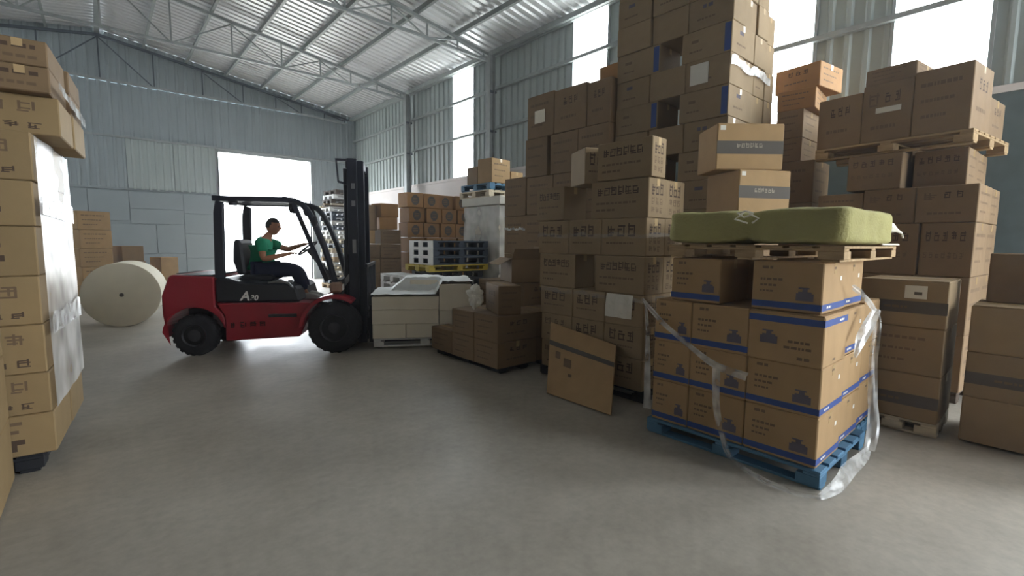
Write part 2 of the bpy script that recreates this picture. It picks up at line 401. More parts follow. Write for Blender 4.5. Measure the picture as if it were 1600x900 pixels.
for k in range(1, 8):
    for sgn in (1, -1):
        x = XM + sgn*k*1.105; z = roof_z(x)-0.03
        m = MB().box(-0.03, 0.03, YN, YB-0.02, -0.13, 0.0).build('purlin', 'steel_frame', ce, loc=(x, 0, z)); m.rotation_euler = (0, sgn*ANG, 0)
def truss(yc, gab=False):
    dep = lambda x: 6.28 if gab else 6.28 + 0.0*x
    mat = 'steel_dark' if gab else 'steel_frame'
    t = MB()
    for sgn in (1, -1):
        xe = XM+sgn*7.55
        t.bar((XM, yc, RIDGE-0.22), (xe, yc, roof_z(xe)-0.22), 0.07, 0.07)
    t = t.build('roof_truss', mat, ce)
    bc = MB(); bz = 6.28
    bc.bar((XM-7.5, yc, bz-0.1), (XM-5.4, yc, bz), 0.06, 0.06).bar((XM-5.4, yc, bz), (XM+5.4, yc, bz), 0.06, 0.06).bar((XM+5.4, yc, bz), (XM+7.5, yc, bz-0.1), 0.06, 0.06)
    bc.build('bottom_chord', 'steel_frame', t)
    xsn = [XM+d for d in (0, 1.3, 2.6, 3.8, 4.85, 5.75, 6.6, 7.4)]
    for sgn in (1, -1):
        P = [XM+sgn*(x-XM) for x in xsn]
        for i, x in enumerate(P):
            if i == 0 and sgn < 0: continue
            MB().bar((x, yc, bz-(0.1 if i > 5 else 0)), (x, yc, roof_z(x)-0.24), 0.035, 0.035, up=(1,0,0)).build('web_bar', mat, t)
        for i in range(0, len(P)-1, 2):
            MB().bar((P[i], yc+0.03, roof_z(P[i])-0.26), (P[i+1], yc+0.03, bz), 0.03, 0.03, up=(0,1,0)).build('web_bar', mat, t)
            if i+2 < len(P) and not gab:
                MB().bar((P[i+2], yc+0.03, roof_z(P[i+2])-0.26), (P[i+1], yc+0.03, bz), 0.03, 0.03, up=(0,1,0)).build('web_bar', mat, t)
truss(YB-0.25, True)
for yc in (14.5, 10.05, 5.6, 1.15, -6.6): truss(yc)

# thin haze volume added in the hall, standing in for lens glare
def haze():
    m = bpy.data.materials.new('glare_haze'); m.use_nodes = True; MAT['glare_haze'] = m
    nt = m.node_tree; nt.nodes.remove(nt.nodes['Principled BSDF'])
    v = nt.nodes.new('ShaderNodeVolumeScatter'); v.inputs['Color'].default_value = (0.93, 0.96, 1.0, 1); v.inputs['Density'].default_value = 0.0035; v.inputs['Anisotropy'].default_value = 0.55
    nt.links.new(v.outputs[0], nt.nodes['Material Output'].inputs['Volume'])
    o = MB().box(XL-0.1, XR+0.1, YN-0.1, YB+0.1, -0.1, RIDGE+0.3).build('haze', 'glare_haze'); tag(o, 'thin pale haze added for lens glare, filling the hall air', 'haze', None, 'stuff')
haze()

# ------------------------------------------------------------------ cartons
rng = random.Random(7)
def glyph(m, u, v, w, h, r):
    """a printed character: a few strokes"""
    t = 0.16
    rows = r.sample([0.0, 0.28, 0.56, 0.84], 3)
    for q in rows: m.append((u+w*r.choice((0.0, 0.1)), v+h*q, w*r.choice((0.8, 0.95, 0.6)), h*t))
    for q in r.sample([0.05, 0.42, 0.78], 2): m.append((u+w*q, v+h*r.choice((0, 0.2)), w*t, h*r.choice((0.7, 0.95))))
def chars(m, u, v, w, h, n, r, fill=0.78):
    p = w/n
    for i in range(n): glyph(m, u+i*p, v, p*fill, h, r)
def words(m, u, v, w, h, r):
    x = u
    while x < u+w-h*0.6:
        k = r.uniform(0.5, 1.6)*h; k = min(k, u+w-x); m.append((x, v, k, h)); x += k+0.35*h
def pump(m, u, v, s):
    for (a, b, c, d) in ((0.1, 0.0, 0.8, 0.5), (0.2, 0.5, 0.6, 0.12), (0.38, 0.62, 0.24, 0.18), (0.2, 0.8, 0.5, 0.1)): m.append((u+a*s, v+b*s, c*s, d*s))
def layout(kind, seed):
    """rectangles in 0..1 x 0..1 of the face, grouped by ink"""
    r = random.Random(seed); o = {}
    def L(k): return o.setdefault(k, [])
    if kind == 'stripe':
        L('blue_print').append((0.0, 0.06, 1.0, 0.13))
        words(L('ink_soft'), 0.14, 0.86, 0.16, 0.06, r); words(L('ink_soft'), 0.12, 0.62, 0.36, 0.05, r); words(L('ink_soft'), 0.12, 0.5, 0.26, 0.045, r); words(L('ink_soft'), 0.12, 0.38, 0.2, 0.04, r)
        pump(L('ink_blue'), 0.62, 0.24, 0.3)
    elif kind == 'stripe_flip':
        L('blue_print').append((0.0, 0.80, 1.0, 0.13))
        for q in o['blue_print']: pass
        pump(L('ink_blue'), 0.14, 0.36, 0.3)
        words(L('ink_soft'), 0.5, 0.3, 0.38, 0.05, r); words(L('ink_soft'), 0.55, 0.42, 0.3, 0.05, r); words(L('ink_soft'), 0.68, 0.1, 0.18, 0.06, r)
    elif kind == 'stripe_end':
        L('blue_print').append((0.0, 0.06, 1.0, 0.13)); words(L('letter_white'), 0.2, 0.1, 0.2, 0.045, r)
        L('ink_soft').append((0.42, 0.86, 0.1, 0.05)); L('paper').append((0.72, 0.62, 0.08, 0.09))
    elif kind == 'stripe_end_flip':
        L('blue_print').append((0.0, 0.80, 1.0, 0.13)); words(L('letter_white'), 0.62, 0.84, 0.2, 0.045, r)
        L('ink_soft').append((0.4, 0.08, 0.12, 0.05))
    elif kind == 'six':
        chars(L('ink'), 0.12, 0.62, 0.74, 0.2, 6, r, 0.85); words(L('ink_soft'), 0.1, 0.38, 0.7, 0.055, r); words(L('ink_soft'), 0.1, 0.2, 0.34, 0.055, r)
    elif kind == 'marks':
        chars(L('ink'), 0.14, 0.52, 0.7, 0.3, 3, r, 0.72); words(L('ink_soft'), 0.12, 0.32, 0.62, 0.05, r)
    elif kind == 'marks_end':
        chars(L('ink'), 0.16, 0.58, 0.66, 0.28, 3, r, 0.78); chars(L('ink_soft'), 0.16, 0.34, 0.66, 0.16, 3, r, 0.7); chars(L('ink_soft'), 0.16, 0.12, 0.66, 0.14, 3, r, 0.7)
    elif kind == 'left_rows':
        chars(L('ink_soft'), 0.06, 0.56, 0.86, 0.24, 4, r, 0.62); chars(L('ink'), 0.1, 0.14, 0.84, 0.15, 5, r, 0.6)
    elif kind == 'left_arrow':
        words(L('ink_soft'), 0.5, 0.78, 0.26, 0.08, r); words(L('ink_soft'), 0.2, 0.58, 0.58, 0.08, r)
        L('ink').extend([(0.56, 0.3, 0.2, 0.12), (0.62, 0.14, 0.08, 0.18), (0.12, 0.22, 0.14, 0.1)])
    elif kind == 'left_lines':
        words(L('ink'), 0.1, 0.62, 0.8, 0.16, r); words(L('ink_soft'), 0.14, 0.24, 0.7, 0.12, r)
    elif kind == 'round':
        n = 10
        for i in range(n):
            a = (i+0.5)/n*2-1; k = math.sqrt(1-a*a); L('band_grey').append((0.5-0.25*k, 0.5+0.34*a-0.034, 0.5*k, 0.07))
        for i in range(3): L('kraft_orange').append((0.36, 0.36+0.12*i, 0.28, 0.03))
    elif kind == 'band':
        L('band_grey').append((0.0, 0.34, 1.0, 0.29)); chars(L('band_text'), 0.3, 0.48, 0.4, 0.09, 6, r); L('paper').append((0.04, 0.86, 0.08, 0.1))
    elif kind == 'band_low':
        L('band_grey').append((0.0, 0.3, 1.0, 0.26)); words(L('ink_soft'), 0.3, 0.4, 0.3, 0.05, r)
    elif kind == 'lines':
        words(L('ink_soft'), 0.12, 0.74, 0.7, 0.06, r); words(L('ink_soft'), 0.14, 0.5, 0.6, 0.05, r); words(L('ink_soft'), 0.16, 0.26, 0.46, 0.05, r)
    elif kind == 'small_marks':
        chars(L('ink'), 0.3, 0.62, 0.5, 0.16, 3, r, 0.6); words(L('ink_soft'), 0.22, 0.3, 0.5, 0.06, r)
    elif kind == 'head':
        chars(L('ink'), 0.1, 0.66, 0.8, 0.16, 5, r, 0.6); chars(L('ink_soft'), 0.08, 0.34, 0.8, 0.1, 7, r, 0.6)
    elif kind == 'red_marks':
        chars(L('ink_soft'), 0.12, 0.62, 0.3, 0.2, 1, r, 0.7); chars(L('ink'), 0.46, 0.66, 0.4, 0.16, 2, r, 0.5); words(L('ink_soft'), 0.2, 0.22, 0.55, 0.06, r)
    elif kind == 'edge_blue':
        L('blue_print').append((0.86, 0.06, 0.12, 0.88)); words(L('ink_soft'), 0.2, 0.6, 0.2, 0.1, r); words(L('ink_soft'), 0.16, 0.3, 0.3, 0.05, r)
    elif kind == 'mark_one':
        words(L('ink_blue'), 0.32, 0.66, 0.22, 0.12, r); words(L('ink_soft'), 0.2, 0.3, 0.4, 0.06, r)
    return o
FLAT = {}
PIECE = dict(blue_print='printed_stripe', band_grey='printed_stripe', ink_blue='printed_emblem', paper='sticker', kraft_orange='printed_emblem')
def print_mesh(kind, w, h, seed):
    """meshes of the flat print of one face, by piece name"""
    k = (kind, round(w, 2), round(h, 2), seed)
    if k not in FLAT:
        pcs = {}
        for mi, (mat, rs) in enumerate(layout(kind, seed).items()):
            nm = 'printed_emblem' if kind == 'round' else PIECE.get(mat, 'printed_lettering')
            m, mats = pcs.setdefault(nm, (MB(), []))
            if mat not in mats: mats.append(mat)
            for j, (u, v, a, b) in enumerate(rs):
                e = -0.0006*(mi+1) - 0.00002*(j % 7)
                m.add([(u*w-w/2, e, v*h), ((u+a)*w-w/2, e, v*h), ((u+a)*w-w/2, e, (v+b)*h), (u*w-w/2, e, (v+b)*h)], [(0, 1, 2, 3)], mats.index(mat))
        FLAT[k] = [(nm, m.mesh(nm, mats)) for nm, (m, mats) in pcs.items()]
    return FLAT[k]
def put_print(o, kind, w, h, seed, loc, rz):
    for nm, me in print_mesh(kind, w, h, seed): link(nm, me, o, loc, rz)
def carton(x0, x1, y0, y1, z0, z1, label, group=None, mat='kraft', front=None, end=None, far=None, rz=0.0, jit=0.3, flaps=False, tape=True, name='carton', cat='box', seed=None):
    """front prints on the -x face, end on the -y face, far on the +x face"""
    dx, dy, dz = x1-x0, y1-y0, z1-z0
    a = R(rng.uniform(-jit, jit)) + rz
    o = link(name, box_mesh(dx, dy, dz, mat, 0.007), None, ((x0+x1)/2, (y0+y1)/2, z0), a)
    tag(o, label, cat, group)
    sd = rng.randrange(3) if seed is None else seed
    if front: put_print(o, front, dy, dz, sd, (-dx/2, 0, 0), R(-90))
    if end: put_print(o, end, dx, dz, sd, (0, -dy/2, 0), 0.0)
    if far: put_print(o, far, dy, dz, sd, (dx/2, 0, 0), R(90))
    if flaps:
        for s in (-1, 1):
            link('flap', box_mesh(dx/2-0.006, dy-0.012, 0.004, mat, 0.001), o, (s*dx/4, 0, dz))
        if tape: link('packing_tape', box_mesh(0.055, dy*0.96, 0.0015, 'tape', 0), o, (0, 0, dz+0.004))
    elif tape:
        link('packing_tape', box_mesh(min(0.05, dx*0.2), 0.0014, min(0.07, dz*0.3), 'tape', 0), o, (0, -dy/2-0.0006, dz-min(0.07, dz*0.3)-0.004))
    return o

ORD = ['bottom', 'second', 'third', 'fourth', 'fifth', 'sixth', 'seventh', 'eighth', 'ninth', 'tenth', 'eleventh', 'twelfth', 'thirteenth', 'fourteenth', 'fifteenth', 'sixteenth', 'seventeenth', 'eighteenth', 'nineteenth']
# ---- pallets
def pallet(x0, x1, y0, y1, z0, h, mat, label, group=None, rz=0.0, along='y', boards=7, name='pallet', tilt=(0, 0)):
    """deck boards run along `along`; every board and block is its own part"""
    o = empty(name, ((x0+x1)/2, (y0+y1)/2, z0), rz, label, 'pallet', group)
    if tilt != (0, 0): o.rotation_euler = (tilt[0], tilt[1], rz)
    W, D = x1-x0, y1-y0
    tb = h*0.16; hb = h-2*tb-tb
    if along == 'x': W, D = D, W
    def put(nm, a0, a1, b0, b1, c0, c1):
        if along == 'y': part_box(nm, a0, a1, b0, b1, c0, c1, mat, o, 0.003)
        else: part_box(nm, b0, b1, a0, a1, c0, c1, mat, o, 0.003)
    bw = W/boards*0.8
    for i in range(boards):
        c = -W/2 + bw/2 + i*(W-bw)/(boards-1); put('deck_board', c-bw/2, c+bw/2, -D/2, D/2, h-tb, h)
    for c in (-D/2+0.05, 0, D/2-0.05): put('stringer_board', -W/2, W/2, c-0.05, c+0.05, h-2*tb, h-tb)
    for c in (-W/2+0.07, 0, W/2-0.07):
        for d in (-D/2+0.07, 0, D/2-0.07): put('block', c-0.07, c+0.07, d-0.07, d+0.07, tb, tb+hb)
        put('bottom_board', c-0.05, c+0.05, -D/2, D/2, 0, tb)
    return o

# ---- stack A: blue-striped cartons on the blue pallet
pallet(3.33, 4.37, 0.87, 2.12, 0, 0.124, 'pallet_blue', 'blue wooden pallet on the floor under the blue-striped cartons', along='y', boards=6)
GA = 'blue-striped cartons on the blue pallet'
lay = [(0.126, 0.452), (0.454, 0.773), (0.775, 1.103)]
cols = [(0.905, 1.357, 'at the lit corner'), (1.362, 1.778, 'mid row'), (1.783, 2.09, 'by the leaning cardboard')]
for k, (z0, z1) in enumerate(lay):
    for j, (a, b, wh) in enumerate(cols):
        fl_ = (k == 2 and j == 0)
        carton(3.35 - (0.012 if fl_ else 0), 3.815, a, b, z0, z1, 'blue-striped tan carton, %s layer on blue pallet, %s' % (ORD[k], wh), GA, 'kraft',
            front='stripe_flip' if fl_ else 'stripe', end=('stripe_end_flip' if fl_ else 'stripe_end') if j == 0 else None, flaps=(k == 2 and j != 1))
        if k == 2 or j != 1:
            carton(3.825, 4.345, a+0.02, b, z0, z1-0.006, 'blue-striped tan carton, wall-side row, %s layer on blue pallet, %s' % (ORD[k], wh), GA, 'kraft',
                end='stripe_end' if j == 0 else None, far='stripe' if j == 0 else None, flaps=(k == 2))
carton(3.36, 3.82, 0.937, 1.359, 1.112, 1.436, 'blue-striped carton under the green bale, above the corner facing the doorway light', GA, 'kraft', front='stripe', end='stripe_end')
carton(3.83, 4.30, 0.95, 1.36, 1.112, 1.436, 'blue-striped carton under the green bale, wall side of the lit corner', GA, 'kraft', end='stripe_end')
carton(3.36, 3.82, 1.58, 1.965, 1.112, 1.436, 'blue-striped carton under the green bale, beyond the dark gap', GA, 'kraft', front='stripe')
carton(3.83, 4.30, 1.58, 1.965, 1.112, 1.436, 'blue-striped carton under the green bale, wall side of the dark gap', GA, 'kraft')
pallet(4.40, 4.88, 0.93, 1.72, 0, 0.124, 'pallet_blue', 'narrow blue pallet between striped stack and banded stack', boards=4)
for k, (z0, z1) in enumerate(lay):
    carton(4.405, 4.86, 0.94, 1.40, z0, z1, 'plain-ended tan carton, %s of the three standing just behind the striped pallet' % ORD[k], 'cartons behind the striped pallet', 'kraft', end='stripe_end' if k < 2 else None, flaps=k == 2)
# wood pallet and green bale
pallet(3.36, 4.72, 0.84, 2.0, 1.441, 0.098, 'wood', 'wooden pallet laid on top of the blue-striped cartons, under green bale', along='x', boards=7)
def bale():
    bm = bmesh.new(); bmesh.ops.create_cube(bm, size=2.0)
    bmesh.ops.subdivide_edges(bm, edges=bm.edges[:], cuts=27, use_grid_fill=True)
    for v in bm.verts:
        x, y, z = v.co
        def se(a, b, c, p=13.0): return (abs(a)**p+abs(b)**p+abs(c)**p)**(1/p)
        k = 1.0/max(0.4, se(x, y, z)); k = 0.75*1+0.25*k if False else k
        x, y, z = x*k, y*k, z*k
        X, Y, Z = x*0.72, y*0.60, z*0.118
        pin = math.exp(-(Y/0.035)**2); pin2 = math.exp(-(Y/0.12)**2)
        Z *= 1-0.12*pin-0.10*pin2; X *= 1-0.05*pin-0.03*pin2
        Z *= 1 - 0.18*max(0, X-0.35)/0.4
        Y *= 1 - 0.12*max(0, X-0.4)/0.32
        nv = noise.noise((X*5, Y*5, Z*9))*0.014 + noise.noise((X*17, Y*17, Z*17))*0.004
        d = Vector((X, Y, Z)).normalized()
        v.co = Vector((X, Y, Z)) + Vector((d.x*nv, d.y*nv, nv*0.6))
    me = bpy.data.meshes.new('bale'); bm.to_mesh(me); bm.free(); me.materials.append(MAT['bale_cloth'])
    for p in me.polygons: p.use_smooth = True
    o = link('cloth_bale', me, None, (4.07, 1.43, 1.668)); tag(o, 'olive green cloth-wrapped bale tied with string on top of the striped cartons', 'bale')
    s = MB(); 
    for q in range(2):
        pts = [(-0.71+0.0*q, -0.02+0.03*q, 0.10), (-0.735, -0.05+0.07*q, 0.075), (-0.74, -0.1+0.16*q, 0.05), (-0.742, -0.06+0.03*q, 0.02)]
        s.tube(pts, 0.006, 6)
    s.tube([(-0.73, -0.06, 0.085), (-0.755, -0.02, 0.10), (-0.745, 0.04, 0.09), (-0.73, 0.0, 0.06), (-0.72, -0.05, 0.08)], 0.007, 6)
    s.build('tie_string', 'string', o, smooth=True)
    MB().tube([(0.60, -0.46, 0.03), (0.73, -0.52, 0.02), (0.82, -0.55, 0.0), (0.90, -0.57, -0.02), (0.95, -0.575, -0.06)], [0.06, 0.045, 0.016, 0.009, 0.007], 8).build('tied_corner', 'string', o, smooth=True)
    m = MB()
    for i in range(9):
        m.bar((0.2+0.06*i, -0.585, -0.112), (0.23+0.06*i, -0.592, -0.118), 0.012, 0.01)
    m.build('stitching', 'string', o)
bale()

# ---- stack B: character-printed cartons at the aisle corner
XB = 3.84
pallet(3.86, 4.6, 2.5, 3.92, 0, 0.118, 'pallet_black', 'dark pallet under the tall corner stack of printed cartons', boards=5)
GB = 'printed cartons of the corner stack'
NB, FB, MBD = 'near end by the striped pallet', 'far end by the low brown stack', 'middle of the row'
rowsB = [
    (0.12, 0.428, [(2.52, 2.98, 'marks', NB), (2.985, 3.42, 'marks', MBD), (3.425, 3.88, 'red_marks', FB)]),
    (0.43, 0.738, [(2.52, 2.98, 'marks', NB), (2.985, 3.42, 'marks', MBD), (3.425, 3.89, 'red_marks', FB)]),
    (0.74, 1.05, [(2.52, 2.972, 'marks', NB), (2.977, 3.41, 'marks', MBD), (3.415, 3.91, 'marks', FB)]),
    (1.052, 1.418, [(2.525, 3.118, 'six', NB), (3.385, 3.93, 'six', FB)]),
    (1.42, 1.783, [(2.525, 3.045, 'marks', NB), (3.05, 3.483, 'marks', MBD), (3.488, 3.95, 'marks', FB)]),
    (1.785, 2.153, [(2.515, 3.19, 'six', NB)]),
]
for k, (z0, z1, bs) in enumerate(rowsB):
    for (a, b, pr, wh) in bs:
        carton(XB, XB+0.315, a, b, z0, z1, 'printed tan carton, %s layer of corner stack, %s' % (ORD[k], wh), GB, 'kraft_grey', front=pr, end='marks_end' if a < 2.6 else None)
    carton(XB+0.325, XB+0.66, 2.53, 3.1, z0, z1, 'printed tan carton, wall-side row, %s layer of corner stack, near end' % ORD[k], GB, 'kraft_grey', end='marks_end')
for k, (z0, z1, bs) in enumerate(rowsB[:4]):
    carton(XB+0.67, XB+0.99, 3.12, 3.7, z0, z1, 'printed tan carton deep behind the square gap of corner stack, %s layer' % ORD[k], GB, 'kraft_grey', front='marks')
carton(XB+0.0, XB+0.34, 3.54, 4.0, 1.787, 2.15, 'printed tan carton alone at the far end of the corner stack top', GB, 'kraft_grey', front='six', rz=R(-4))
carton(XB-0.01, XB+0.23, 2.49, 3.11, 2.158, 2.52, 'topmost printed carton of the corner stack with one cream-lit end', GB, 'kraft_grey', front='six', end='marks_end', rz=R(1.5))
carton(XB+0.09, XB+0.45, 3.197, 3.597, 2.158, 2.53, 'tilted pale carton turned towards the far door on the corner stack', GB, 'kraft_grey', end='marks', rz=R(-26.7), jit=0.0, tape=False)
o = MB(); n = 6
vs = []; fs = []
for i in range(n+1):
    for j in range(n+1):
        vs.append((XB-0.004-0.012*abs(math.sin(i*1.1+j*0.4)), 2.655+0.315*i/n - 0.02*j/n, 0.81+0.235*j/n))
for i in range(n):
    for j in range(n): a = i*(n+1)+j; fs.append((a, a+1, a+n+2, a+n+1))
o = o.add(vs, fs).build('paper_note', 'paper'); tag(o, 'blank cream paper sheet stuck on the corner stack', 'paper')
# stretch film bands round stack B
def film_band(z, h, x, y0, y1, xe, label, mat='film_faint', sag=0.01):
    m = MB(); n = 26; vs = []
    path = [(x-0.006, y1+0.004)] + [(x-0.006-0.003*math.sin(i*2.1), y1+(y0-y1)*i/n) for i in range(1, n)] + [(x-0.006, y0-0.007)] + [(x+(xe-x)*i/5, y0-0.009-0.002*(i % 2)) for i in range(1, 6)]
    for i, (a, b) in enumerate(path):
        zz = z + sag*math.sin(i*0.7)
        vs += [(a, b, zz), (a, b, zz+h*(0.8+0.2*math.sin(i*1.7)))]
    m.add(vs, [(2*i, 2*i+2, 2*i+3, 2*i+1) for i in range(len(path)-1)])
    return tag(m.build('stretch_film', mat), label, 'plastic wrap')
film_band(1.60, 0.05, XB, 2.515, 3.96, XB+0.66, 'narrow clear film band round the upper part of the corner stack')
film_band(0.99, 0.05, XB, 2.51, 3.92, XB+0.66, 'clear film band round the corner stack just above the cream paper')
# leaning flattened carton
def leaning():
    b0, b1, t1, t0 = Vector((3.36, 2.50, 0.012)), Vector((3.37, 3.31, 0.012)), Vector((3.815, 3.70, 0.64)), Vector((3.80, 2.79, 0.53))
    nrm = (b1-b0).cross(t0-b0).normalized()
    if nrm.x > 0: nrm = -nrm
    m = MB(); nu = 8; vs = []; fs = []
    P = lambda u, v: (b0*(1-u)+b1*u)*(1-v)+(t0*(1-u)+t1*u)*v
    for sgn in (1, 0):
        for i in range(nu+1):
            for j in range(nu+1): vs.append(P(i/nu, j/nu) + nrm*(0.016*sgn + 0.004*math.sin(i*0.8)*sgn))
    K = (nu+1)**2
    for i in range(nu):
        for j in range(nu):
            a = i*(nu+1)+j; fs += [(a, a+1, a+nu+2, a+nu+1), (K+a, K+a+nu+1, K+a+nu+2, K+a+1)]
    for i in range(nu):
        a = i*(nu+1); fs.append((a, a+nu+1, K+a+nu+1, K+a)); a += nu; fs.append((a, K+a, K+a+nu+1, a+nu+1))
        a = i; fs.append((a, K+a, K+a+1, a+1)); a = nu*(nu+1)+i; fs.append((a, a+1, K+a+1, K+a))
    o = m.add(vs, fs).build('flattened_carton', 'kraft'); tag(o, 'flattened cardboard sheet with a blue stripe leaning on the corner stack', 'cardboard')
    def strip(nm, u0, u1, v0, v1, mat):
        m = MB(); vs = []; q = 8
        for i in range(q+1):
            u = u0+(u1-u0)*i/q
            for v in (v0, v1): vs.append(P(u, v)+nrm*(0.0185+0.004*math.sin(u*8*0.8)))
        m.add(vs, [(2*i, 2*i+1, 2*i+3, 2*i+2) for i in range(q)]).build(nm, mat, o)
    strip('printed_stripe', 0.0, 1.0, 0.66, 0.73, 'band_grey')
    m = MB()
    for (u, v, a, b) in [(0.8, 0.5, 0.08, 0.1), (0.62, 0.42, 0.12, 0.12), (0.6, 0.3, 0.06, 0.04)]:
        q = [P(u, v), P(u+a, v), P(u+a, v+b), P(u, v+b)]; m.add([p+nrm*0.0215 for p in q], [(0, 1, 2, 3)])
    m.build('printed_lettering', 'ink_soft', o)
leaning()

# ---- stack C: low reddish cartons beside the load
pallet(3.46, 4.27, 4.2, 5.55, 0, 0.066, 'pallet_black', 'flat dark pallet under the low reddish-brown cartons', boards=5)
GC = 'low reddish-brown cartons'
for k, (z0, z1) in enumerate(((0.068, 0.372), (0.375, 0.682))):
    for (a, b, wh) in ((4.165, 4.63, 'corner nearest the aisle'), (4.635, 5.11, 'middle of the row')):
        carton(3.41, 4.03, a, b, z0, z1, 'reddish-brown carton, %s layer of the low stack, %s' % (('bottom', 'top')[k], wh), GC, 'kraft_red', front='lines', end='small_marks' if a < 4.2 else None, flaps=k == 1)
    carton(4.04, 4.55, 4.18, 4.66, z0, z1, 'reddish-brown carton, %s layer of the low stack, on its wall side' % ('bottom', 'top')[k], GC, 'kraft_red', end='small_marks', flaps=k == 1)
carton(3.42, 3.70, 5.12, 5.63, 0.068, 0.372, 'single low reddish carton forming the step next to the white bundles', GC, 'kraft_red', front='lines', flaps=True)
carton(3.58, 3.86, 4.15, 4.75, 0.69, 1.03, 'printed brown carton lying on the low reddish stack', GC, 'kraft_red', front='small_marks', end='lines', rz=R(-24), flaps=True)
def crumple(name, c, r, mat, label, cat, sq=(1, 1, 1), seed=0, amp=0.5):
    bm = bmesh.new(); bmesh.ops.create_icosphere(bm, subdivisions=4, radius=1.0)
    for v in bm.verts:
        d = v.co.normalized(); k = 1 + amp*noise.noise(d*1.7+Vector((seed, 0, 0))) + amp*0.5*abs(noise.noise(d*4.5+Vector((0, seed, 0)))) 
        v.co = Vector((d.x*sq[0], d.y*sq[1], d.z*sq[2]))*k*r
    zmin = min(v.co.z for v in bm.verts)
    for v in bm.verts: v.co.z -= zmin
    me = bpy.data.meshes.new(name); bm.to_mesh(me); bm.free(); me.materials.append(MAT[mat])
    return tag(link(name, me, None, c), label, cat)
crumple('crumpled_paper', (3.50, 4.72, 0.70), 0.095, 'paper', 'crumpled white wrapping paper beside the carton on the low stack', 'paper', (0.8, 1.2, 1.3), 3)
# open carton with raised flap on a hidden brown stack
GO = 'brown cartons under the open carton'
for k in range(3):
    for (a, b, wh) in ((4.70, 5.2, 'near column'), (5.22, 5.72, 'far column')):
        carton(4.30, 4.95, a, b, 0.02+0.325*k, 0.34+0.325*k, 'brown carton, %s of three under the open carton, %s' % (('bottom', 'middle', 'top')[k], wh), GO, 'kraft_red', front='lines', end='small_marks')
def open_box():
    o = empty('open_carton', (4.45, 4.95, 1.0), R(-22), 'open carton with a raised flap standing behind the low reddish stack', 'box')
    W, D, H, t = 0.5, 0.42, 0.32, 0.006
    part_box('side_panel', -D/2, -D/2+t, -W/2, W/2, 0, H, 'kraft_red', o, 0.001); part_box('side_panel', D/2-t, D/2, -W/2, W/2, 0, H, 'kraft_red', o, 0.001)
    part_box('side_panel', -D/2+t, D/2-t, -W/2, -W/2+t, 0, H, 'kraft_red', o, 0.001); part_box('side_panel', -D/2+t, D/2-t, W/2-t, W/2, 0, H, 'kraft_red', o, 0.001)
    part_box('bottom_panel', -D/2+t, D/2-t, -W/2+t, W/2-t, 0, t, 'kraft_inside', o, 0.001)
    f = part_box('flap', -0.20, 0, -W/2, W/2, 0, t, 'kraft_red', o, 0.001); f.location = (-D/2-0.005, 0.0, H); f.rotation_euler = (0, R(28), 0)
    for v in (0,): f.location = (-D/2-0.09, 0, H-0.04); f.rotation_euler = (0, R(-25), 0)
    f = part_box('flap', 0, 0.20, -W/2, W/2, 0, t, 'kraft_red', o, 0.001); f.location = (D/2+0.05, 0, H+0.07); f.rotation_euler = (0, R(-60), 0)
    f = part_box('flap', -D/2, D/2, 0, 0.2, 0, t, 'kraft_red', o, 0.001); f.location = (0, -W/2-0.06, H+0.06); f.rotation_euler = (R(-50), 0, 0)
open_box()

# ---- load D: white paper bundles carried by the forklift
FO = Vector((2.707, 6.998, 0)); FA = math.atan2(-0.51, 0.86)
fork_m = Matrix.Translation(FO) @ Matrix.Rotation(FA, 4, 'Z')
def floc(x, y, z): return tuple(fork_m @ Vector((x, y, z)))
def bundle(x0, x1, y0, y1, z0, z1, label):
    o = link('paper_bundle', box_mesh(x1-x0, y1-y0, z1-z0, 'paper_sheet', 0.006), None, floc((x0+x1)/2, (y0+y1)/2, z0), FA)
    tag(o, label, 'paper', 'paper bundles of the forklift load')
    return o
_p = pallet(-0.72, 0.72, -0.53, 0.53, 0, 0.125, 'pallet_white', 'pale pallet lifted under the white paper bundles by the forklift', boards=7, along='x')
_p.location = floc(1.22, 0, 0.03); _p.rotation_euler = (0, 0, FA)
yf, zb = -0.54, 0.158
bundle(0.49, 0.945, yf, 0.0, zb, 0.362, 'cream paper bundle, bottom layer of forklift load, at the mast end')
bundle(0.955, 1.42, yf, 0.0, zb, 0.362, 'cream paper bundle, bottom layer of forklift load, next from the mast')
bundle(0.485, 1.415, yf, 0.0, 0.364, 0.568, 'long cream paper bundle, middle layer of forklift load')
bundle(0.485, 1.42, yf, 0.0, 0.57, 0.755, 'long cream paper bundle, top layer of the forklift load under white wrap')
bundle(1.43, 1.89, yf, 0.0, zb, 0.55, 'cream paper bundle at the forklift load outer end, lower of two')
bundle(1.43, 1.89, yf, 0.0, 0.552, 0.93, 'cream paper bundle at the forklift load outer end, upper of two')
bundle(0.50, 1.42, 0.02, 0.53, zb, 0.74, 'tall cream paper block at the back of the forklift load')
bundle(1.0, 1.42, 0.02, 0.53, 0.742, 0.95, 'small cream paper block showing through the white wrap of the load')
bundle(1.43, 1.88, 0.02, 0.53, zb, 0.90, 'tall cream paper block at the back outer corner of the load')
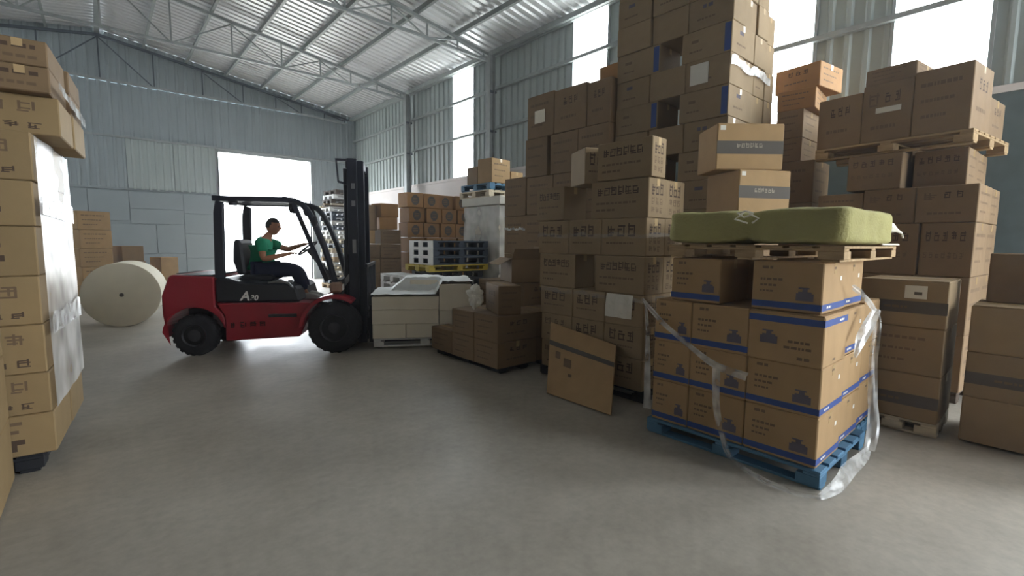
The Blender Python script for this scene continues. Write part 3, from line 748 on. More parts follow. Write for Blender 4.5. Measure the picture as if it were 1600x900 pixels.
def wrap():
    m = MB(); nx, ny = 40, 24; vs = []; fs = []
    def h(x, y):
        base = 0.765 if x < 1.38 else 0.945 if x > 1.46 else 0.765+(x-1.38)/0.08*0.18
        if y > 0.0 and x > 0.95 and x <= 1.46: base = max(base, 0.962 if y > 0.04 else 0.765+(y)/0.04*0.197)
        if y > 0.0 and x > 1.4: base = max(base, 0.945)
        if 0.7 < x <= 0.95 and y > 0: base = max(base, 0.765+0.20*(x-0.7)/0.25)
        nz = noise.noise((x*7, y*7, 1.3))*0.03 + noise.noise((x*19, y*19, 0.3))*0.012
        return base + 0.02 + abs(nz)
    for i in range(nx+1):
        for j in range(ny+1):
            x, y = 0.47+1.44*i/nx, -0.55+1.10*j/ny
            vs.append((x, y, h(x, y)))
    for i in range(nx):
        for j in range(ny): a = i*(ny+1)+j; fs.append((a, a+ny+1, a+ny+2, a+1))
    K = len(vs); vs += [(x, y, z_-0.003) for (x, y, z_) in vs]; fs += [tuple(K+q for q in f)[::-1] for f in fs]
    rim = [i*(ny+1) for i in range(nx+1)] + [nx*(ny+1)+j for j in range(1, ny+1)] + [i*(ny+1)+ny for i in range(nx-1, -1, -1)] + [j for j in range(ny-1, 0, -1)]
    fs += [(a, b, b+K, a+K) for a, b in zip(rim, rim[1:]+rim[:1])]
    o = m.add(vs, fs).build('wrapping_sheet', 'paper_wrap', None, smooth=True, loc=tuple(FO)); o.rotation_euler = (0, 0, FA)
    tag(o, 'crumpled white wrapping sheet draped over the forklift load of paper bundles', 'sheet')
wrap()

# ---- stack E and F: banded cartons by the side wall
pallet(4.97, 5.6, 0.53, 1.10, 0, 0.118, 'wood_pale', 'pale wooden pallet under the dark-banded carton stack', boards=5)
GE = 'dark-banded cartons by the side wall'
for k, (z0, z1) in enumerate(((0.12, 0.5), (0.503, 0.885), (0.888, 1.262))):
    carton(4.95, 5.58, 0.53, 1.10, z0, z1, 'tan carton with dark printed band, %s of the stack behind the striped pallet' % ('bottom', 'middle', 'top')[k], GE, 'kraft_grey', front='band_low' if k != 1 else 'lines', flaps=k == 2)
tag(MB().box(4.944, 4.9475, 0.66, 0.80, 1.12, 1.225).build('paper_label', 'paper'), 'white paper label on the top dark-banded carton', 'label')
MB().add([(4.9435, 0.74, 1.15), (4.9435, 0.69, 1.15), (4.9435, 0.69, 1.175), (4.9435, 0.74, 1.175)], [(0, 1, 2, 3)]).build('printed_lettering', 'band_grey', bpy.data.objects['paper_label'])
MB().box(5.60, 5.66, 0.54, 0.60, 0.0, 1.24).build('tmp', 'wood') if False else None
for k, (z0, z1) in enumerate(((0.02, 0.376), (0.378, 0.732), (0.734, 1.09))):
    for (a, b, wh) in ((-0.14, 0.41, 'beside the dark gap'),):
        carton(5.06, 5.68, a, b, z0, z1, 'large tan carton, %s layer of the stack against the side wall %s' % (('bottom', 'middle', 'top')[k], wh), 'large cartons against the side wall', 'kraft_grey', front='band_low' if k == 1 else None, flaps=k == 2)
for k, (z0, z1) in enumerate(((0.02, 0.376), (0.378, 0.732))):  # unseen cartons, added to shade the floor beside the wall stack
    carton(5.06, 5.68, -0.72, -0.15, z0, z1, 'unseen tan carton added to shade the floor, %s of two beside the wall stack' % ('lower', 'upper')[k], 'large cartons against the side wall', 'kraft_grey')
carton(5.42, 5.67, -0.13, 0.36, 1.096, 1.49, 'plain brown carton resting on the large cartons against the side wall', None, 'kraft_red')

# ---- stack H: cartons below the raised pallet, and raised pallet G
GH = 'brown cartons under the raised pallet'
def askew(before, px_, py_, deg):
    t = Matrix.Translation((px_, py_, 0)) @ Matrix.Rotation(R(deg), 4, 'Z') @ Matrix.Translation((-px_, -py_, 0))
    for o in [q for q in bpy.data.objects if q not in before and q.parent is None]:
        o.location = t @ Vector(o.location); o.rotation_euler = (o.rotation_euler[0], o.rotation_euler[1], o.rotation_euler[2]+R(deg))
_b1 = set(bpy.data.objects)
pallet(6.24, 7.2, 0.55, 1.78, 0, 0.12, 'wood_dark', 'dark wooden pallet on floor under the tall brown stack by the wall', boards=6)
rowsH = [(0.122, 0.68, ((0.53, 0.96), (0.965, 1.43))), (0.682, 1.245, ((0.53, 0.96), (0.965, 1.43))), (1.248, 1.768, ((0.53, 0.925), (0.94, 1.43))),
         (1.772, 2.128, ((0.528, 0.985), (0.99, 1.43))), (2.132, 2.50, ((0.655, 1.07), (1.122, 1.6)))]
for k, (z0, z1, cs) in enumerate(rowsH):
    for j, (a, b) in enumerate(cs):
        dark = (k == 4 and j == 0)
        carton(6.2 + (0.18 if dark else 0), 6.8, a, b, z0, z1, 'brown carton, %s layer below the raised pallet, %s' % (ORD[k], ('nearer the dark wall corner', 'nearer the tall tower')[j]), GH, 'kraft_red',
            front=('head', 'head', 'head', 'red_marks', 'head')[k], end='lines' if j == 0 else None)
    carton(6.82, 7.3, cs[0][0]+0.01, cs[0][1], z0, z1, 'brown carton, %s layer below the raised pallet, row behind facing the wall' % ORD[k], GH, 'kraft_red', end='lines')
    if k < 4: carton(6.22, 6.8, 1.44, 1.88, z0, z1-0.02, 'brown carton, %s layer below the raised pallet, end column next to the tower' % ORD[k], GH, 'kraft_red', front='lines')
carton(6.82, 7.3, 1.122, 1.6, 2.132, 2.5, 'brown carton right under the raised pallet, back row', GH, 'kraft_red')
askew(_b1, 6.2, 0.53, -4.0)
_b1 = set(bpy.data.objects)
pallet(6.17, 7.36, 0.60, 1.96, 2.506, 0.128, 'wood', 'splintered wooden pallet raised on top of the brown stack', along='y', boards=7)
GG = 'reddish cartons on the raised pallet'
carton(6.2, 6.78, 0.64, 1.085, 2.638, 3.262, 'tall reddish carton on the raised pallet, end nearest the wall corner', GG, 'kraft_red', front='lines', end='small_marks')
carton(6.2, 6.78, 1.09, 1.525, 2.638, 3.235, 'tall reddish carton in the middle of the raised pallet with a pale label', GG, 'kraft_red', front='red_marks')
carton(6.2, 6.78, 1.53, 1.965, 2.638, 3.185, 'tall reddish carton on the raised pallet, end next to the tower', GG, 'kraft_red', front='small_marks')
carton(6.24, 6.80, 1.09, 1.53, 3.24, 3.405, 'flat reddish carton topmost above the raised pallet', GG, 'kraft_red', front='lines', end='lines')
carton(6.80, 7.33, 0.65, 1.085, 2.638, 3.03, 'lower cream-lit carton behind on the raised pallet', GG, 'kraft_red', end='small_marks')
carton(6.80, 7.33, 1.09, 1.94, 2.638, 3.15, 'long reddish carton in the back row of the raised pallet', GG, 'kraft_red')
tag(MB().box(6.192, 6.196, 1.18, 1.40, 2.93, 2.985).build('paper_label', 'paper'), 'pale strip label on the middle carton of the raised pallet', 'label')
askew(_b1, 6.2, 0.64, -8.0)

# ---- stack S: dark-banded cartons turned towards the aisle, on a base of plain cartons
GS = 'plain cartons under the turned banded cartons'
for k in range(4):
    carton(4.83, 5.42, 1.95, 2.46, 0.02+0.455*k, 0.47+0.455*k, 'plain carton, %s of four holding up the turned banded cartons' % ORD[k], GS, 'kraft_red', front='lines')
def turned(cx, cy, z0, w, d, h, rz, lab):
    return carton(cx-w/2, cx+w/2, cy-d/2, cy+d/2, z0, z0+h, lab, 'banded cartons turned towards the aisle', 'kraft', end='band', rz=rz, flaps=True)
turned(5.0, 2.13, 1.85, 0.56, 0.52, 0.40, R(-30), 'cream-lit carton with grey band right behind the green bale')
turned(4.93, 2.2, 2.262, 0.64, 0.46, 0.43, R(-41), 'tan carton with grey band turned to the aisle, upper of two')

# ---- tower T
GT = 'cartons of the tallest tower'
XT = 5.6
pallet(5.62, 6.84, 2.64, 3.68, 0, 0.17, 'wood_dark', 'dark wooden pallet under the near half of the tallest tower', boards=7)
pallet(5.62, 6.84, 3.70, 4.24, 0, 0.17, 'wood_dark', 'narrow dark wooden pallet under far half of the tallest tower', boards=4, along='y')
p0 = 0.18
for k in range(14):
    z0 = p0+0.357*k; z1 = z0+0.354
    hole = k in (6, 8, 10)
    sh = 0.012*math.sin(k*1.3)
    lev = ORD[k] + ' layer of the tallest tower'
    if hole:
        carton(XT+sh, XT+0.6, 2.645, 3.265, z0, z1, 'brown carton, %s, between square gap and lit side' % lev, GT, 'kraft_grey', front='edge_blue', end='mark_one')
        carton(XT+sh, XT+0.5, 3.575, 4.245, z0, z1, 'brown carton with blue edge, %s, beyond the square gap' % lev, GT, 'kraft_grey', front='edge_blue')
    else:
        carton(XT+sh, XT+0.33, 2.645, 3.195, z0, z1, 'brown carton, %s, corner next to the lit side' % lev, GT, 'kraft_grey', front='mark_one')
        carton(XT+sh, XT+0.6, 3.2, 3.70, z0, z1, 'brown carton, %s, middle of the aisle face' % lev, GT, 'kraft_grey', front=None if k % 2 else 'mark_one')
        carton(XT-sh, XT+0.6, 3.72, 4.245, z0, z1, 'brown carton, %s, far corner of the aisle face' % lev, GT, 'kraft_grey', front='mark_one' if k % 3 == 0 else None)
        carton(XT+0.335, XT+0.66, 2.65+abs(sh), 3.19, z0, z1, 'brown carton, %s, second from corner on lit side' % lev, GT, 'kraft_grey')
    if k < 11: carton(XT+0.72, XT+1.2, 3.24, 3.60, z0, z1, 'shaded carton deep behind the square gaps, %s' % lev, GT, 'kraft_grey')
    if k > 3:
        carton(XT+0.665 - (0.05 if hole else 0), XT+0.98, 2.65-sh, 3.2, z0, z1, 'brown carton, %s, third from corner on lit side' % lev, GT, 'kraft_grey', end='mark_one' if k % 4 == 1 else None)
        if k < 12: carton(XT+0.985, XT+1.25, 2.66+sh, 3.2, z0, z1, 'brown carton, %s, last on lit side by the wall' % lev, GT, 'kraft_grey')
tag(MB().box(XT-0.022, XT-0.019, 2.90, 3.13, 3.46, 3.70).build('paper_note', 'paper'), 'square white paper sheet stuck high on the tallest tower', 'paper')
m = MB(); vs = []
for i in range(14):
    x = XT-0.01+1.1*i/13; z = 3.60+0.02*math.sin(i*0.9); vs += [(x, 2.632-0.003*(i % 2), z), (x, 2.630, z+0.10+0.02*math.sin(i*1.9))]
tag(m.add(vs, [(2*i, 2*i+2, 2*i+3, 2*i+1) for i in range(13)]).build('stretch_film', 'film_thick'), 'shiny clear film band across the lit side of the tallest tower', 'plastic wrap')

# ---- stack Q: cartons between tower and raised pallet
GQ = 'cartons between tower and raised pallet'
for k, (z0, z1) in enumerate(((0.02, 0.55), (0.553, 1.1), (1.103, 1.6), (1.603, 2.08), (2.083, 2.62), (2.623, 2.92), (2.923, 3.28))):
    carton(6.90-(0.0), 7.5, 2.12 + (0.16 if k in (5, 6) else 0.0), 2.60, z0, z1, 'brown carton, %s of the stack between the tower and raised pallet' % ORD[k], GQ, 'kraft_red', front='lines' if k > 3 else None, end='lines' if k > 3 else None)
carton(6.92, 7.55, 2.20, 2.64, 3.284, 3.54, 'orange-brown carton lit from the window beside the tower, lower of two', GQ, 'kraft_orange', front='lines', end='lines', rz=R(6))
carton(7.0, 7.6, 2.1, 2.66, 3.545, 3.85, 'orange-brown carton lit from the window beside the tower, topmost', GQ, 'kraft_orange', front='small_marks', end='lines', rz=R(-8))

# ---- stack I: tall cartons beyond the tower
GI = 'tall brown cartons beyond the tower'
pallet(5.53, 6.3, 4.30, 5.95, 0, 0.13, 'wood_dark', 'dark wooden pallet under the tall brown cartons beyond the tower', boards=5)
for k in range(6):
    z0 = 0.14+0.62*k; z1 = z0+0.614
    cs = ((4.27, 4.70), (4.705, 5.355), (5.375, 5.98)) if k % 2 else ((4.27, 4.85), (4.86, 5.44), (5.50, 6.01))
    for j, (a, b) in enumerate(cs):
        top = k == 5
        carton(5.5+0.01*((k+j) % 2), 6.1, a, b, z0, z1 + (0.03*j if top else 0), 'tall brown carton, %s layer beyond the tower, %s' % (ORD[k], ('next to the tower', 'middle column', 'free far end')[j]), GI, 'kraft_red',
            front=('small_marks', 'small_marks', 'lines')[j] if top else 'lines')
tag(MB().box(5.485, 5.489, 5.55, 5.78, 3.46, 3.66).build('paper_note', 'paper_sheet'), 'small pale paper stuck on the tall carton at the far end', 'paper')
carton(5.75, 6.1, 4.30, 4.68, 3.87, 4.12, 'small tan carton on top, between the window and the tower', None, 'kraft_orange')
GI2 = 'brown cartons at the foot of the window pallets'
for k in range(4):
    carton(5.56, 6.2, 6.06, 6.62, 0.02+0.66*k, 0.675+0.66*k, 'large brown carton, %s of four beyond the tall brown cartons' % ORD[k], GI2, 'kraft_red', front='lines')
film_band(1.75, 0.05, 5.56, 6.06, 6.62, 5.7, 'short shiny film strip on the large brown cartons beyond the tall ones', 'film_thick')

# ---- stack J: empty pallets
GJ = 'stack of empty pallets'
z = 0.0
for k in range(6):
    pallet(4.95, 6.15, 8.02, 8.92, z, 0.155, 'pallet_black', 'black empty pallet low in the pallet stack, %s from the floor' % ORD[k], GJ, along='x', boards=5); z += 0.157
pallet(4.8, 6.25, 7.97, 8.93, z, 0.13, 'pallet_yellow', 'yellow pallet carrying the navy pallets in the pallet stack', GJ, along='x', boards=5); z += 0.132
for k in range(3):
    o = pallet(4.90, 6.25, 7.98, 8.90, z, 0.16, 'pallet_navy', 'navy plastic pallet, its door-lit end coloured white, %s of three on the yellow pallet' % ('lowest', 'middle', 'top')[k], GJ, along='x', boards=5)
    # door light on the end face put in as a white plate, two fork holes
    e = MB(); h = 0.16
    e.box(-0.69, -0.678, -0.46, 0.46, 0.0, 0.03).box(-0.69, -0.678, -0.46, 0.46, h-0.03, h)
    for (a, b) in ((-0.46, -0.28), (-0.09, 0.09), (0.28, 0.46)): e.box(-0.69, -0.678, a, b, 0.03, h-0.03)
    e.build('lit_end_plate', 'pallet_white', o)
    z += 0.162
pallet(4.30, 4.86, 8.05, 9.0, 0, 0.14, 'pallet_white', 'white pallet lying low on the floor behind the forklift load', along='x', boards=4)
for k in range(5):
    pallet(4.28, 4.76, 8.05, 9.0, 0.142+0.15*k, 0.148, 'pallet_white', 'white pallet leaning by the black pallets, %s above the lowest' % ORD[k], 'white pallets behind the load', along='x', boards=4)

# ---- stack K: wrapped sheet stack, pallets and carton on top
pallet(6.4, 7.3, 7.75, 8.95, 0, 0.14, 'wood_dark', 'dark wooden pallet under the wrapped white sheet stack', boards=6)
GK = 'white sheet blocks of the wrapped stack'
for k in range(7):
    z0 = 0.145+0.31*k
    carton(6.36+0.01*(k % 2), 7.2, 7.74+0.02*(k % 3), 8.96-0.03*(k % 2), z0, z0+0.306, 'white paper sheet block, %s in the wrapped stack by the window' % ORD[k], GK, 'paper_sheet' if k % 2 else 'paper', tape=False, name='paper_block', cat='paper')
tag(MB().box(6.30, 7.25, 7.66, 9.02, 2.318, 2.50).build('paper_board', 'paper', bevel=0.012), 'wide white board block capping the wrapped white sheet stack', 'paper')
def shroud():
    m = MB(); n = 34; vs = []
    ring = [(6.33, 8.97)] + [(6.33, 8.97-1.28*i/12) for i in range(1, 13)] + [(6.33+0.9*i/10, 7.69) for i in range(1, 11)]
    L = len(ring); H = 12
    for j in range(H+1):
        z = 0.5+1.80*j/H
        for (x, y) in ring:
            b = 0.02*noise.noise((x*5, y*5, z*3)) + 0.006*abs(noise.noise((x*12, y*12, z*6)))
            vs.append((x-b-0.004 if x < 6.34 else x, y-b-0.004 if y < 7.7 else y, z))
    fs = [(j*L+i, j*L+i+1, (j+1)*L+i+1, (j+1)*L+i) for j in range(H) for i in range(L-1)]
    tag(m.add(vs, fs).build('stretch_film', 'film_sheet', smooth=True), 'crinkled clear film wrapped round the white sheet stack by the window', 'plastic wrap')
shroud()
pallet(6.35, 7.35, 8.08, 9.18, 2.506, 0.15, 'wood_pale', 'pale wooden pallet on the wrapped white sheet stack', boards=6, tilt=(0, R(0)))
pallet(6.38, 7.38, 8.08, 9.16, 2.66, 0.15, 'pallet_blue', 'blue pallet on the pale one above the wrapped white stack', boards=6)
carton(6.4, 6.95, 7.95+0.14, 8.55, 2.815, 3.33, 'tan carton with cream-lit end on the blue pallet by the window', 'cartons on the blue pallet by the window', 'kraft', end='lines', rz=R(4))
carton(6.42, 6.95, 8.58, 8.98, 2.815, 3.2, 'tan carton in the shade on the blue pallet by the window', 'cartons on the blue pallet by the window', 'kraft_red')
carton(7.0, 7.36, 8.12, 8.45, 2.815, 3.1, 'small tan carton at the wall end of blue pallet by window', 'cartons on the blue pallet by the window', 'kraft')

# ---- stack L: orange cartons with round prints, and M
GL = 'orange cartons with round prints'
colsL = (6.0, 6.50, 7.0, 7.5)
for k in range(7):
    z0 = 0.10+0.385*k; z1 = z0+0.375
    for j, x in enumerate(colsL):
        xs_ = x + (0.06 if k % 2 else 0)
        yy = 11.0 + (0.12 if (j == 2 and k == 6) else 0.0) + 0.03*((j+k) % 2)
        carton(xs_, xs_+0.46, yy, yy+0.5, z0, z1, 'orange-tan carton with round print, %s layer, %s of four along the far stack' % (ORD[k], ('first', 'second', 'third', 'fourth')[j]), GL, 'kraft_orange', end='round' if k > 2 else None, tape=False)
pallet(6.0, 8.05, 11.0, 11.55, 0, 0.098, 'wood_dark', 'long dark pallet under the orange cartons with round prints', along='x', boards=4)
GM = 'brown cartons left of the orange stack'
for k in range(5):
    for j, x in enumerate((4.72, 5.3)):
        if k == 4 and j == 0: continue
        carton(x, x+0.56, 11.1, 11.7, 0.02+0.36*k, 0.375+0.36*k, 'brown carton, %s layer of the far stack behind the mast, %s' % (ORD[k], ('mast side', 'orange carton side')[j]), GM, 'kraft_red', end='lines', tape=False)
carton(4.78, 5.18, 11.15, 11.6, 1.47, 1.80, 'small tan carton on the far brown stack just behind the mast', GM, 'kraft', tape=False)
carton(4.80, 5.25, 11.2, 11.6, 1.805, 2.42, 'dark reddish carton on end behind the mast', GM, 'kraft_red', rz=R(20), tape=False)
carton(5.34, 5.80, 11.12, 11.6, 1.825, 2.13, 'tan carton under the tilted one, next to the orange cartons', GM, 'kraft_orange', tape=False, rz=R(-8))
o = carton(5.30, 5.80, 11.12, 11.58, 2.135, 2.47, 'orange-tan carton balanced on top next to the round-print cartons', GM, 'kraft_orange', tape=False, rz=R(5))

# ---- stack N: pile of pallets and frames near the far door
rn = random.Random(5); z = 0.0
for k in range(18):
    h = 0.14; mt = rn.choice(['pallet_white', 'wood_pale', 'pallet_white', 'pallet_white', 'wood', 'pallet_navy'])
    pallet(5.55+rn.uniform(-0.06, 0.06), 6.75+rn.uniform(-0.06, 0.06), 15.0, 16.0, z, h, mt, 'worn empty pallet, %s from the floor in the pile by the far door' % ORD[k], 'pallet pile by the far door', R(rn.uniform(-4, 4)), along='x', boards=5)
    z += h+0.004
for k in range(8):
    o = part_box('plank', -0.6, 0.6, -0.08, 0.08, 0, 0.05, rn.choice(['wood_dark', 'wood', 'wood_pale']), None)
    o.location = (6.12+rn.uniform(-0.1, 0.1), 15.12+0.24*(k % 4), z+0.002+0.053*(k//4)); o.rotation_euler = (0, 0, R(rn.uniform(-2, 2)))
    tag(o, 'loose board on far door pallet pile, %s tier, %s from near edge' % (('lower', 'upper')[k//4], ORD[k % 4].replace('bottom', 'first')), 'board', 'loose boards on the pallet pile')
for k in range(3):
    pallet(5.6+0.04*k, 6.7+0.04*k, 15.1, 16.0, z+0.112+0.146*k, 0.14, 'wood_dark' if k != 1 else 'pallet_white', 'worn pallet above the loose boards of far door pile, %s' % ('lowest of three', 'middle of three', 'topmost of all')[k], 'upper pallets by the far door', R(3*k-2), along='x', boards=5)

# ---- far left: boxes by the gable wall, paper roll
GP = 'cartons by the gable wall'
for k in range(5):
    carton(-0.50, 0.14, 14.75, 15.35, 0.02+0.43*k, 0.445+0.43*k, 'tan carton, %s in the leaning column by the gable wall' % ORD[k], GP, 'kraft', end='lines', rz=R(24+3*(k % 2)), tape=False)
for k, (x, y, z0, h, lab, mt) in enumerate((
        (0.55, 15.6, 0.02, 0.5, 'reddish carton on the floor beyond the paper roll, bottom', 'kraft_red'), (0.55, 15.6, 0.522, 0.44, 'reddish carton beyond the paper roll, middle', 'kraft_red'),
        (0.52, 15.6, 0.965, 0.39, 'dark reddish carton topmost beyond the paper roll', 'kraft_red'), (1.27, 15.5, 0.02, 0.52, 'pale pinkish carton next to the forklift rear, lower', 'kraft'), (1.27, 15.5, 0.543, 0.52, 'pale pinkish carton next to the forklift rear, upper', 'kraft'))):
    q_ = 0.25 if k < 3 else 0.22
    carton(x-q_, x+q_, y-q_, y+q_, z0, z0+h, lab, GP, mt, rz=R(28), tape=False)
def paper_roll():
    c = Vector((0.245, 10.68, 0.562)); ax = R(-10)
    o = empty('paper_roll', tuple(c), ax, 'huge cream paper roll lying on the floor behind the forklift', 'paper roll')
    MB().lathe([(0.0, 0.05), (0.0, 0.54), (0.012, 0.56), (1.10, 0.56), (1.11, 0.54), (1.11, 0.05)], (0, 0, 0), 'y', 64).build('paper_web', 'roll_paper', o, smooth=True)
    MB().lathe([(-0.012, 0.015), (-0.012, 0.032), (0.03, 0.032), (0.03, 0.015)], (0, 0, 0), 'y', 24).build('core', 'band_grey', o, smooth=True)
paper_roll()
pallet(-0.95, -0.40, 10.95, 11.9, 0, 0.07, 'wood_dark', 'low dark pallet on the floor beside the paper roll', boards=4)

# ---- left stack P and the stack in front of it
_before = set(bpy.data.objects)
pallet(-1.15, -0.33, 4.34, 5.50, 0, 0.126, 'pallet_black', 'black pallet under the yellowish printed carton stack', along='y', boards=5)
GL_ = 'yellowish printed cartons by the aisle edge'
zs = [0.13, 0.402, 0.672, 0.99, 1.305, 1.622, 1.908, 2.215]
prs = ['left_arrow', 'left_rows', 'left_rows', 'left_rows', 'left_arrow', 'left_arrow', 'left_rows']
xr = [-0.255, -0.262, -0.268, -0.272, -0.268, -0.262, -0.256]
for k in range(7):
    w_ = 0.62
    carton(xr[k]-w_, xr[k], 4.30, 4.90, zs[k], zs[k+1]-0.003, 'yellowish printed carton, %s layer of the pallet stack at the aisle edge, front column' % ORD[k], GL_, 'kraft_yellow', end=prs[k], seed=k % 3)
    carton(xr[k]-w_-0.02, xr[k]+0.004+0.004*(k % 2), 4.93, 5.52, zs[k], zs[k+1]-0.003, 'yellowish printed carton, %s layer of the pallet stack at the aisle edge, column behind' % ORD[k], GL_, 'kraft_yellow', end='left_lines')
carton(-0.80, -0.125, 4.42, 4.95, 2.217, 2.46, 'yellowish printed carton jutting out above the seven layers', GL_, 'kraft_yellow', end='left_rows', seed=1)
carton(-0.80, -0.115, 4.97, 5.50, 2.217, 2.46, 'yellowish printed carton behind the jutting one', GL_, 'kraft_yellow')
for k, (z0, z1) in enumerate(((2.463, 2.62), (2.623, 2.78))):
    for (a, b, wh) in ((-0.415, -0.145, 'aisle side'), (-0.70, -0.42, 'frame side')):
        carton(a, b, 4.32, 4.92, z0, z1, 'small dark printed carton, %s on the aisle edge stack, %s' % (('lower row', 'topmost row')[k], wh), 'small cartons on the aisle edge stack', 'kraft_red', end='left_lines')
    carton(-0.70, -0.125, 4.95, 5.5, z0, z1, 'wide dark carton behind the small ones, %s' % ('lower row', 'topmost row')[k], 'small cartons on the aisle edge stack', 'kraft_red')
m = MB(); vs = []
for (z, h) in ((1.70, 0.12), (0.92, 0.14), (2.50, 0.05)):
    xw = -0.224 if z < 2.4 else -0.102
    m = MB(); vs = []
    for i in range(17):
        y = 4.29+1.22*i/16; vs += [(xw+0.004*math.sin(i*1.7), y, z-0.002*i), (xw+0.004*math.sin(i*2.3+1), y, z+h*(0.9+0.1*math.sin(i)))]
    tag(m.add(vs, [(2*i, 2*i+2, 2*i+3, 2*i+1) for i in range(16)]).build('stretch_film', 'film_thick'), 'clear film strip round the aisle edge stack, %s' % {1.70: 'middle one', 0.92: 'lowest one', 2.50: 'top one near the small cartons'}[z], 'plastic wrap')
m = MB(); vs = []; ny, nz = 10, 22
for j in range(nz+1):
    z = 0.42+1.78*j/nz; lay_ = sum(1 for q in zs if q < z)-1
    for i in range(ny+1):
        y = 4.29+1.24*i/ny
        vs.append((-0.236+0.004*noise.noise((y*4, z*3, 2.0)), y, z+0.03*noise.noise((y*3, z, 5.0))))
m.add(vs, [(j*(ny+1)+i, j*(ny+1)+i+1, (j+1)*(ny+1)+i+1, (j+1)*(ny+1)+i) for j in range(nz) for i in range(ny)])
tag(m.build('stretch_film', 'film_sheet', smooth=True), 'broad whitish film sheet covering the lit side of the aisle edge stack', 'plastic wrap')
_turn = Matrix.Translation((-0.305, 4.30, 0)) @ Matrix.Rotation(R(-5.0), 4, 'Z') @ Matrix.Translation((0.27, -4.30, 0))
for o in [q for q in bpy.data.objects if q not in _before and q.parent is None]:     # the whole stack stands a little askew
    o.location = _turn @ Vector(o.location); o.rotation_euler = (o.rotation_euler[0], o.rotation_euler[1], o.rotation_euler[2]+R(-5.0))
for k in range(3):
    carton(-1.1, -0.492, 3.62, 4.255, 0.02+0.40*k, 0.415+0.40*k, 'tan carton, %s of the stack cut off by the frame, before the black pallet' % ('bottom', 'middle', 'top')[k], 'tan cartons before the black pallet', 'kraft_yellow')

# ---- loose stretch film hanging off the blue pallet
def ribbon(name, pts, widths, parent, mat='film', roll=0.0, sub=8, seed=0):
    pts = [Vector(p) for p in pts]; out = []; ws = []
    for i in range(len(pts)-1):
        p0 = pts[max(i-1, 0)]; p1 = pts[i]; p2 = pts[i+1]; p3 = pts[min(i+2, len(pts)-1)]
        for j in range(sub):
            t = j/sub
            out.append(0.5*((2*p1)+(p2-p0)*t+(2*p0-5*p1+4*p2-p3)*t*t+(3*p1-p0-3*p2+p3)*t**3)); ws.append(widths[i]*(1-t)+widths[i+1]*t)
    out.append(pts[-1]); ws.append(widths[-1])
    view = Vector((-0.75, -0.55, 0.35)).normalized(); vs = []; fs = []; N = 5
    for i, p in enumerate(out):
        d = (out[min(i+1, len(out)-1)]-out[max(i-1, 0)]).normalized()
        s = d.cross(view).normalized(); n = s.cross(d).normalized()
        for k in range(N):
            u = k/(N-1)-0.5; q = p + s*u*ws[i]
            q = q + n*(0.014*noise.noise((q.x*7+seed, q.y*7, q.z*7)) + 0.006*math.sin(k*2.0+i*0.25))
            q.z = max(q.z, 0.004+0.002*k)
            vs.append(q)
    for i in range(len(out)-1):
        for k in range(N-1): a = i*N+k; fs.append((a, a+1, a+N+1, a+N))
    return MB().add(vs, fs).build(name, mat, parent, smooth=True)
fr = empty('loose_stretch_film', (0, 0, 0), 0, 'torn clear stretch film hanging off the striped cartons down to the floor', 'plastic wrap')
ribbon('film_strip', [(3.315, 2.20, 1.10), (3.30, 2.10, 1.02), (3.29, 1.967, 0.917), (3.29, 1.72, 0.765), (3.285, 1.547, 0.68), (3.29, 1.331, 0.645)], [0.02, 0.034, 0.037, 0.041, 0.048, 0.061], fr, 'film')
ribbon('film_strip', [(3.29, 1.545, 0.66), (3.28, 1.535, 0.50), (3.27, 1.515, 0.36), (3.255, 1.46, 0.20), (3.22, 1.40, 0.10), (3.20, 1.30, 0.045), (3.17, 1.13, 0.02), (3.15, 0.95, 0.02), (3.21, 0.83, 0.025)], [0.054, 0.048, 0.048, 0.041, 0.034, 0.034, 0.034, 0.041, 0.034], fr, 'film', seed=3)
ribbon('film_strip', [(3.21, 0.83, 0.025), (3.40, 0.79, 0.05), (3.62, 0.79, 0.07), (3.90, 0.79, 0.07), (4.19, 0.80, 0.05)], [0.041, 0.088, 0.095, 0.082, 0.054], fr, 'film', seed=6)
ribbon('film_strip', [(4.19, 0.80, 0.05), (4.30, 0.81, 0.2), (4.27, 0.82, 0.44), (4.24, 0.83, 0.73), (4.26, 0.83, 1.0), (4.10, 0.84, 1.13), (3.80, 0.88, 1.27)], [0.068, 0.088, 0.068, 0.054, 0.054, 0.048, 0.034], fr, 'film', seed=9)
ribbon('film_strip', [(4.22, 0.83, 1.09), (4.05, 0.835, 0.99), (3.90, 0.84, 0.90), (3.76, 0.84, 0.80)], [0.054, 0.075, 0.068, 0.02], fr, 'film_thick', seed=12)
ribbon('film_strip', [(3.318, 2.17, 1.08), (3.305, 2.13, 0.85), (3.31, 2.12, 0.55), (3.31, 2.11, 0.2)], [0.02, 0.027, 0.048, 0.061], fr, 'film', seed=15)

# ------------------------------------------------------------------ forklift (local x = forward, y = 0 centre line; camera side is -y)
fk = empty('forklift', tuple(FO), FA, 'red forklift truck with black cab side and tall mast carrying white paper bundles', 'forklift')
def arc(cx, cz, r, a0, a1, n=12): return [(cx+r*math.cos(R(a0+(a1-a0)*i/n)), cz+r*math.sin(R(a0+(a1-a0)*i/n))) for i in range(n+1)]
RW, FWX = (-1.78, 0.275), (0.0, 0.352)
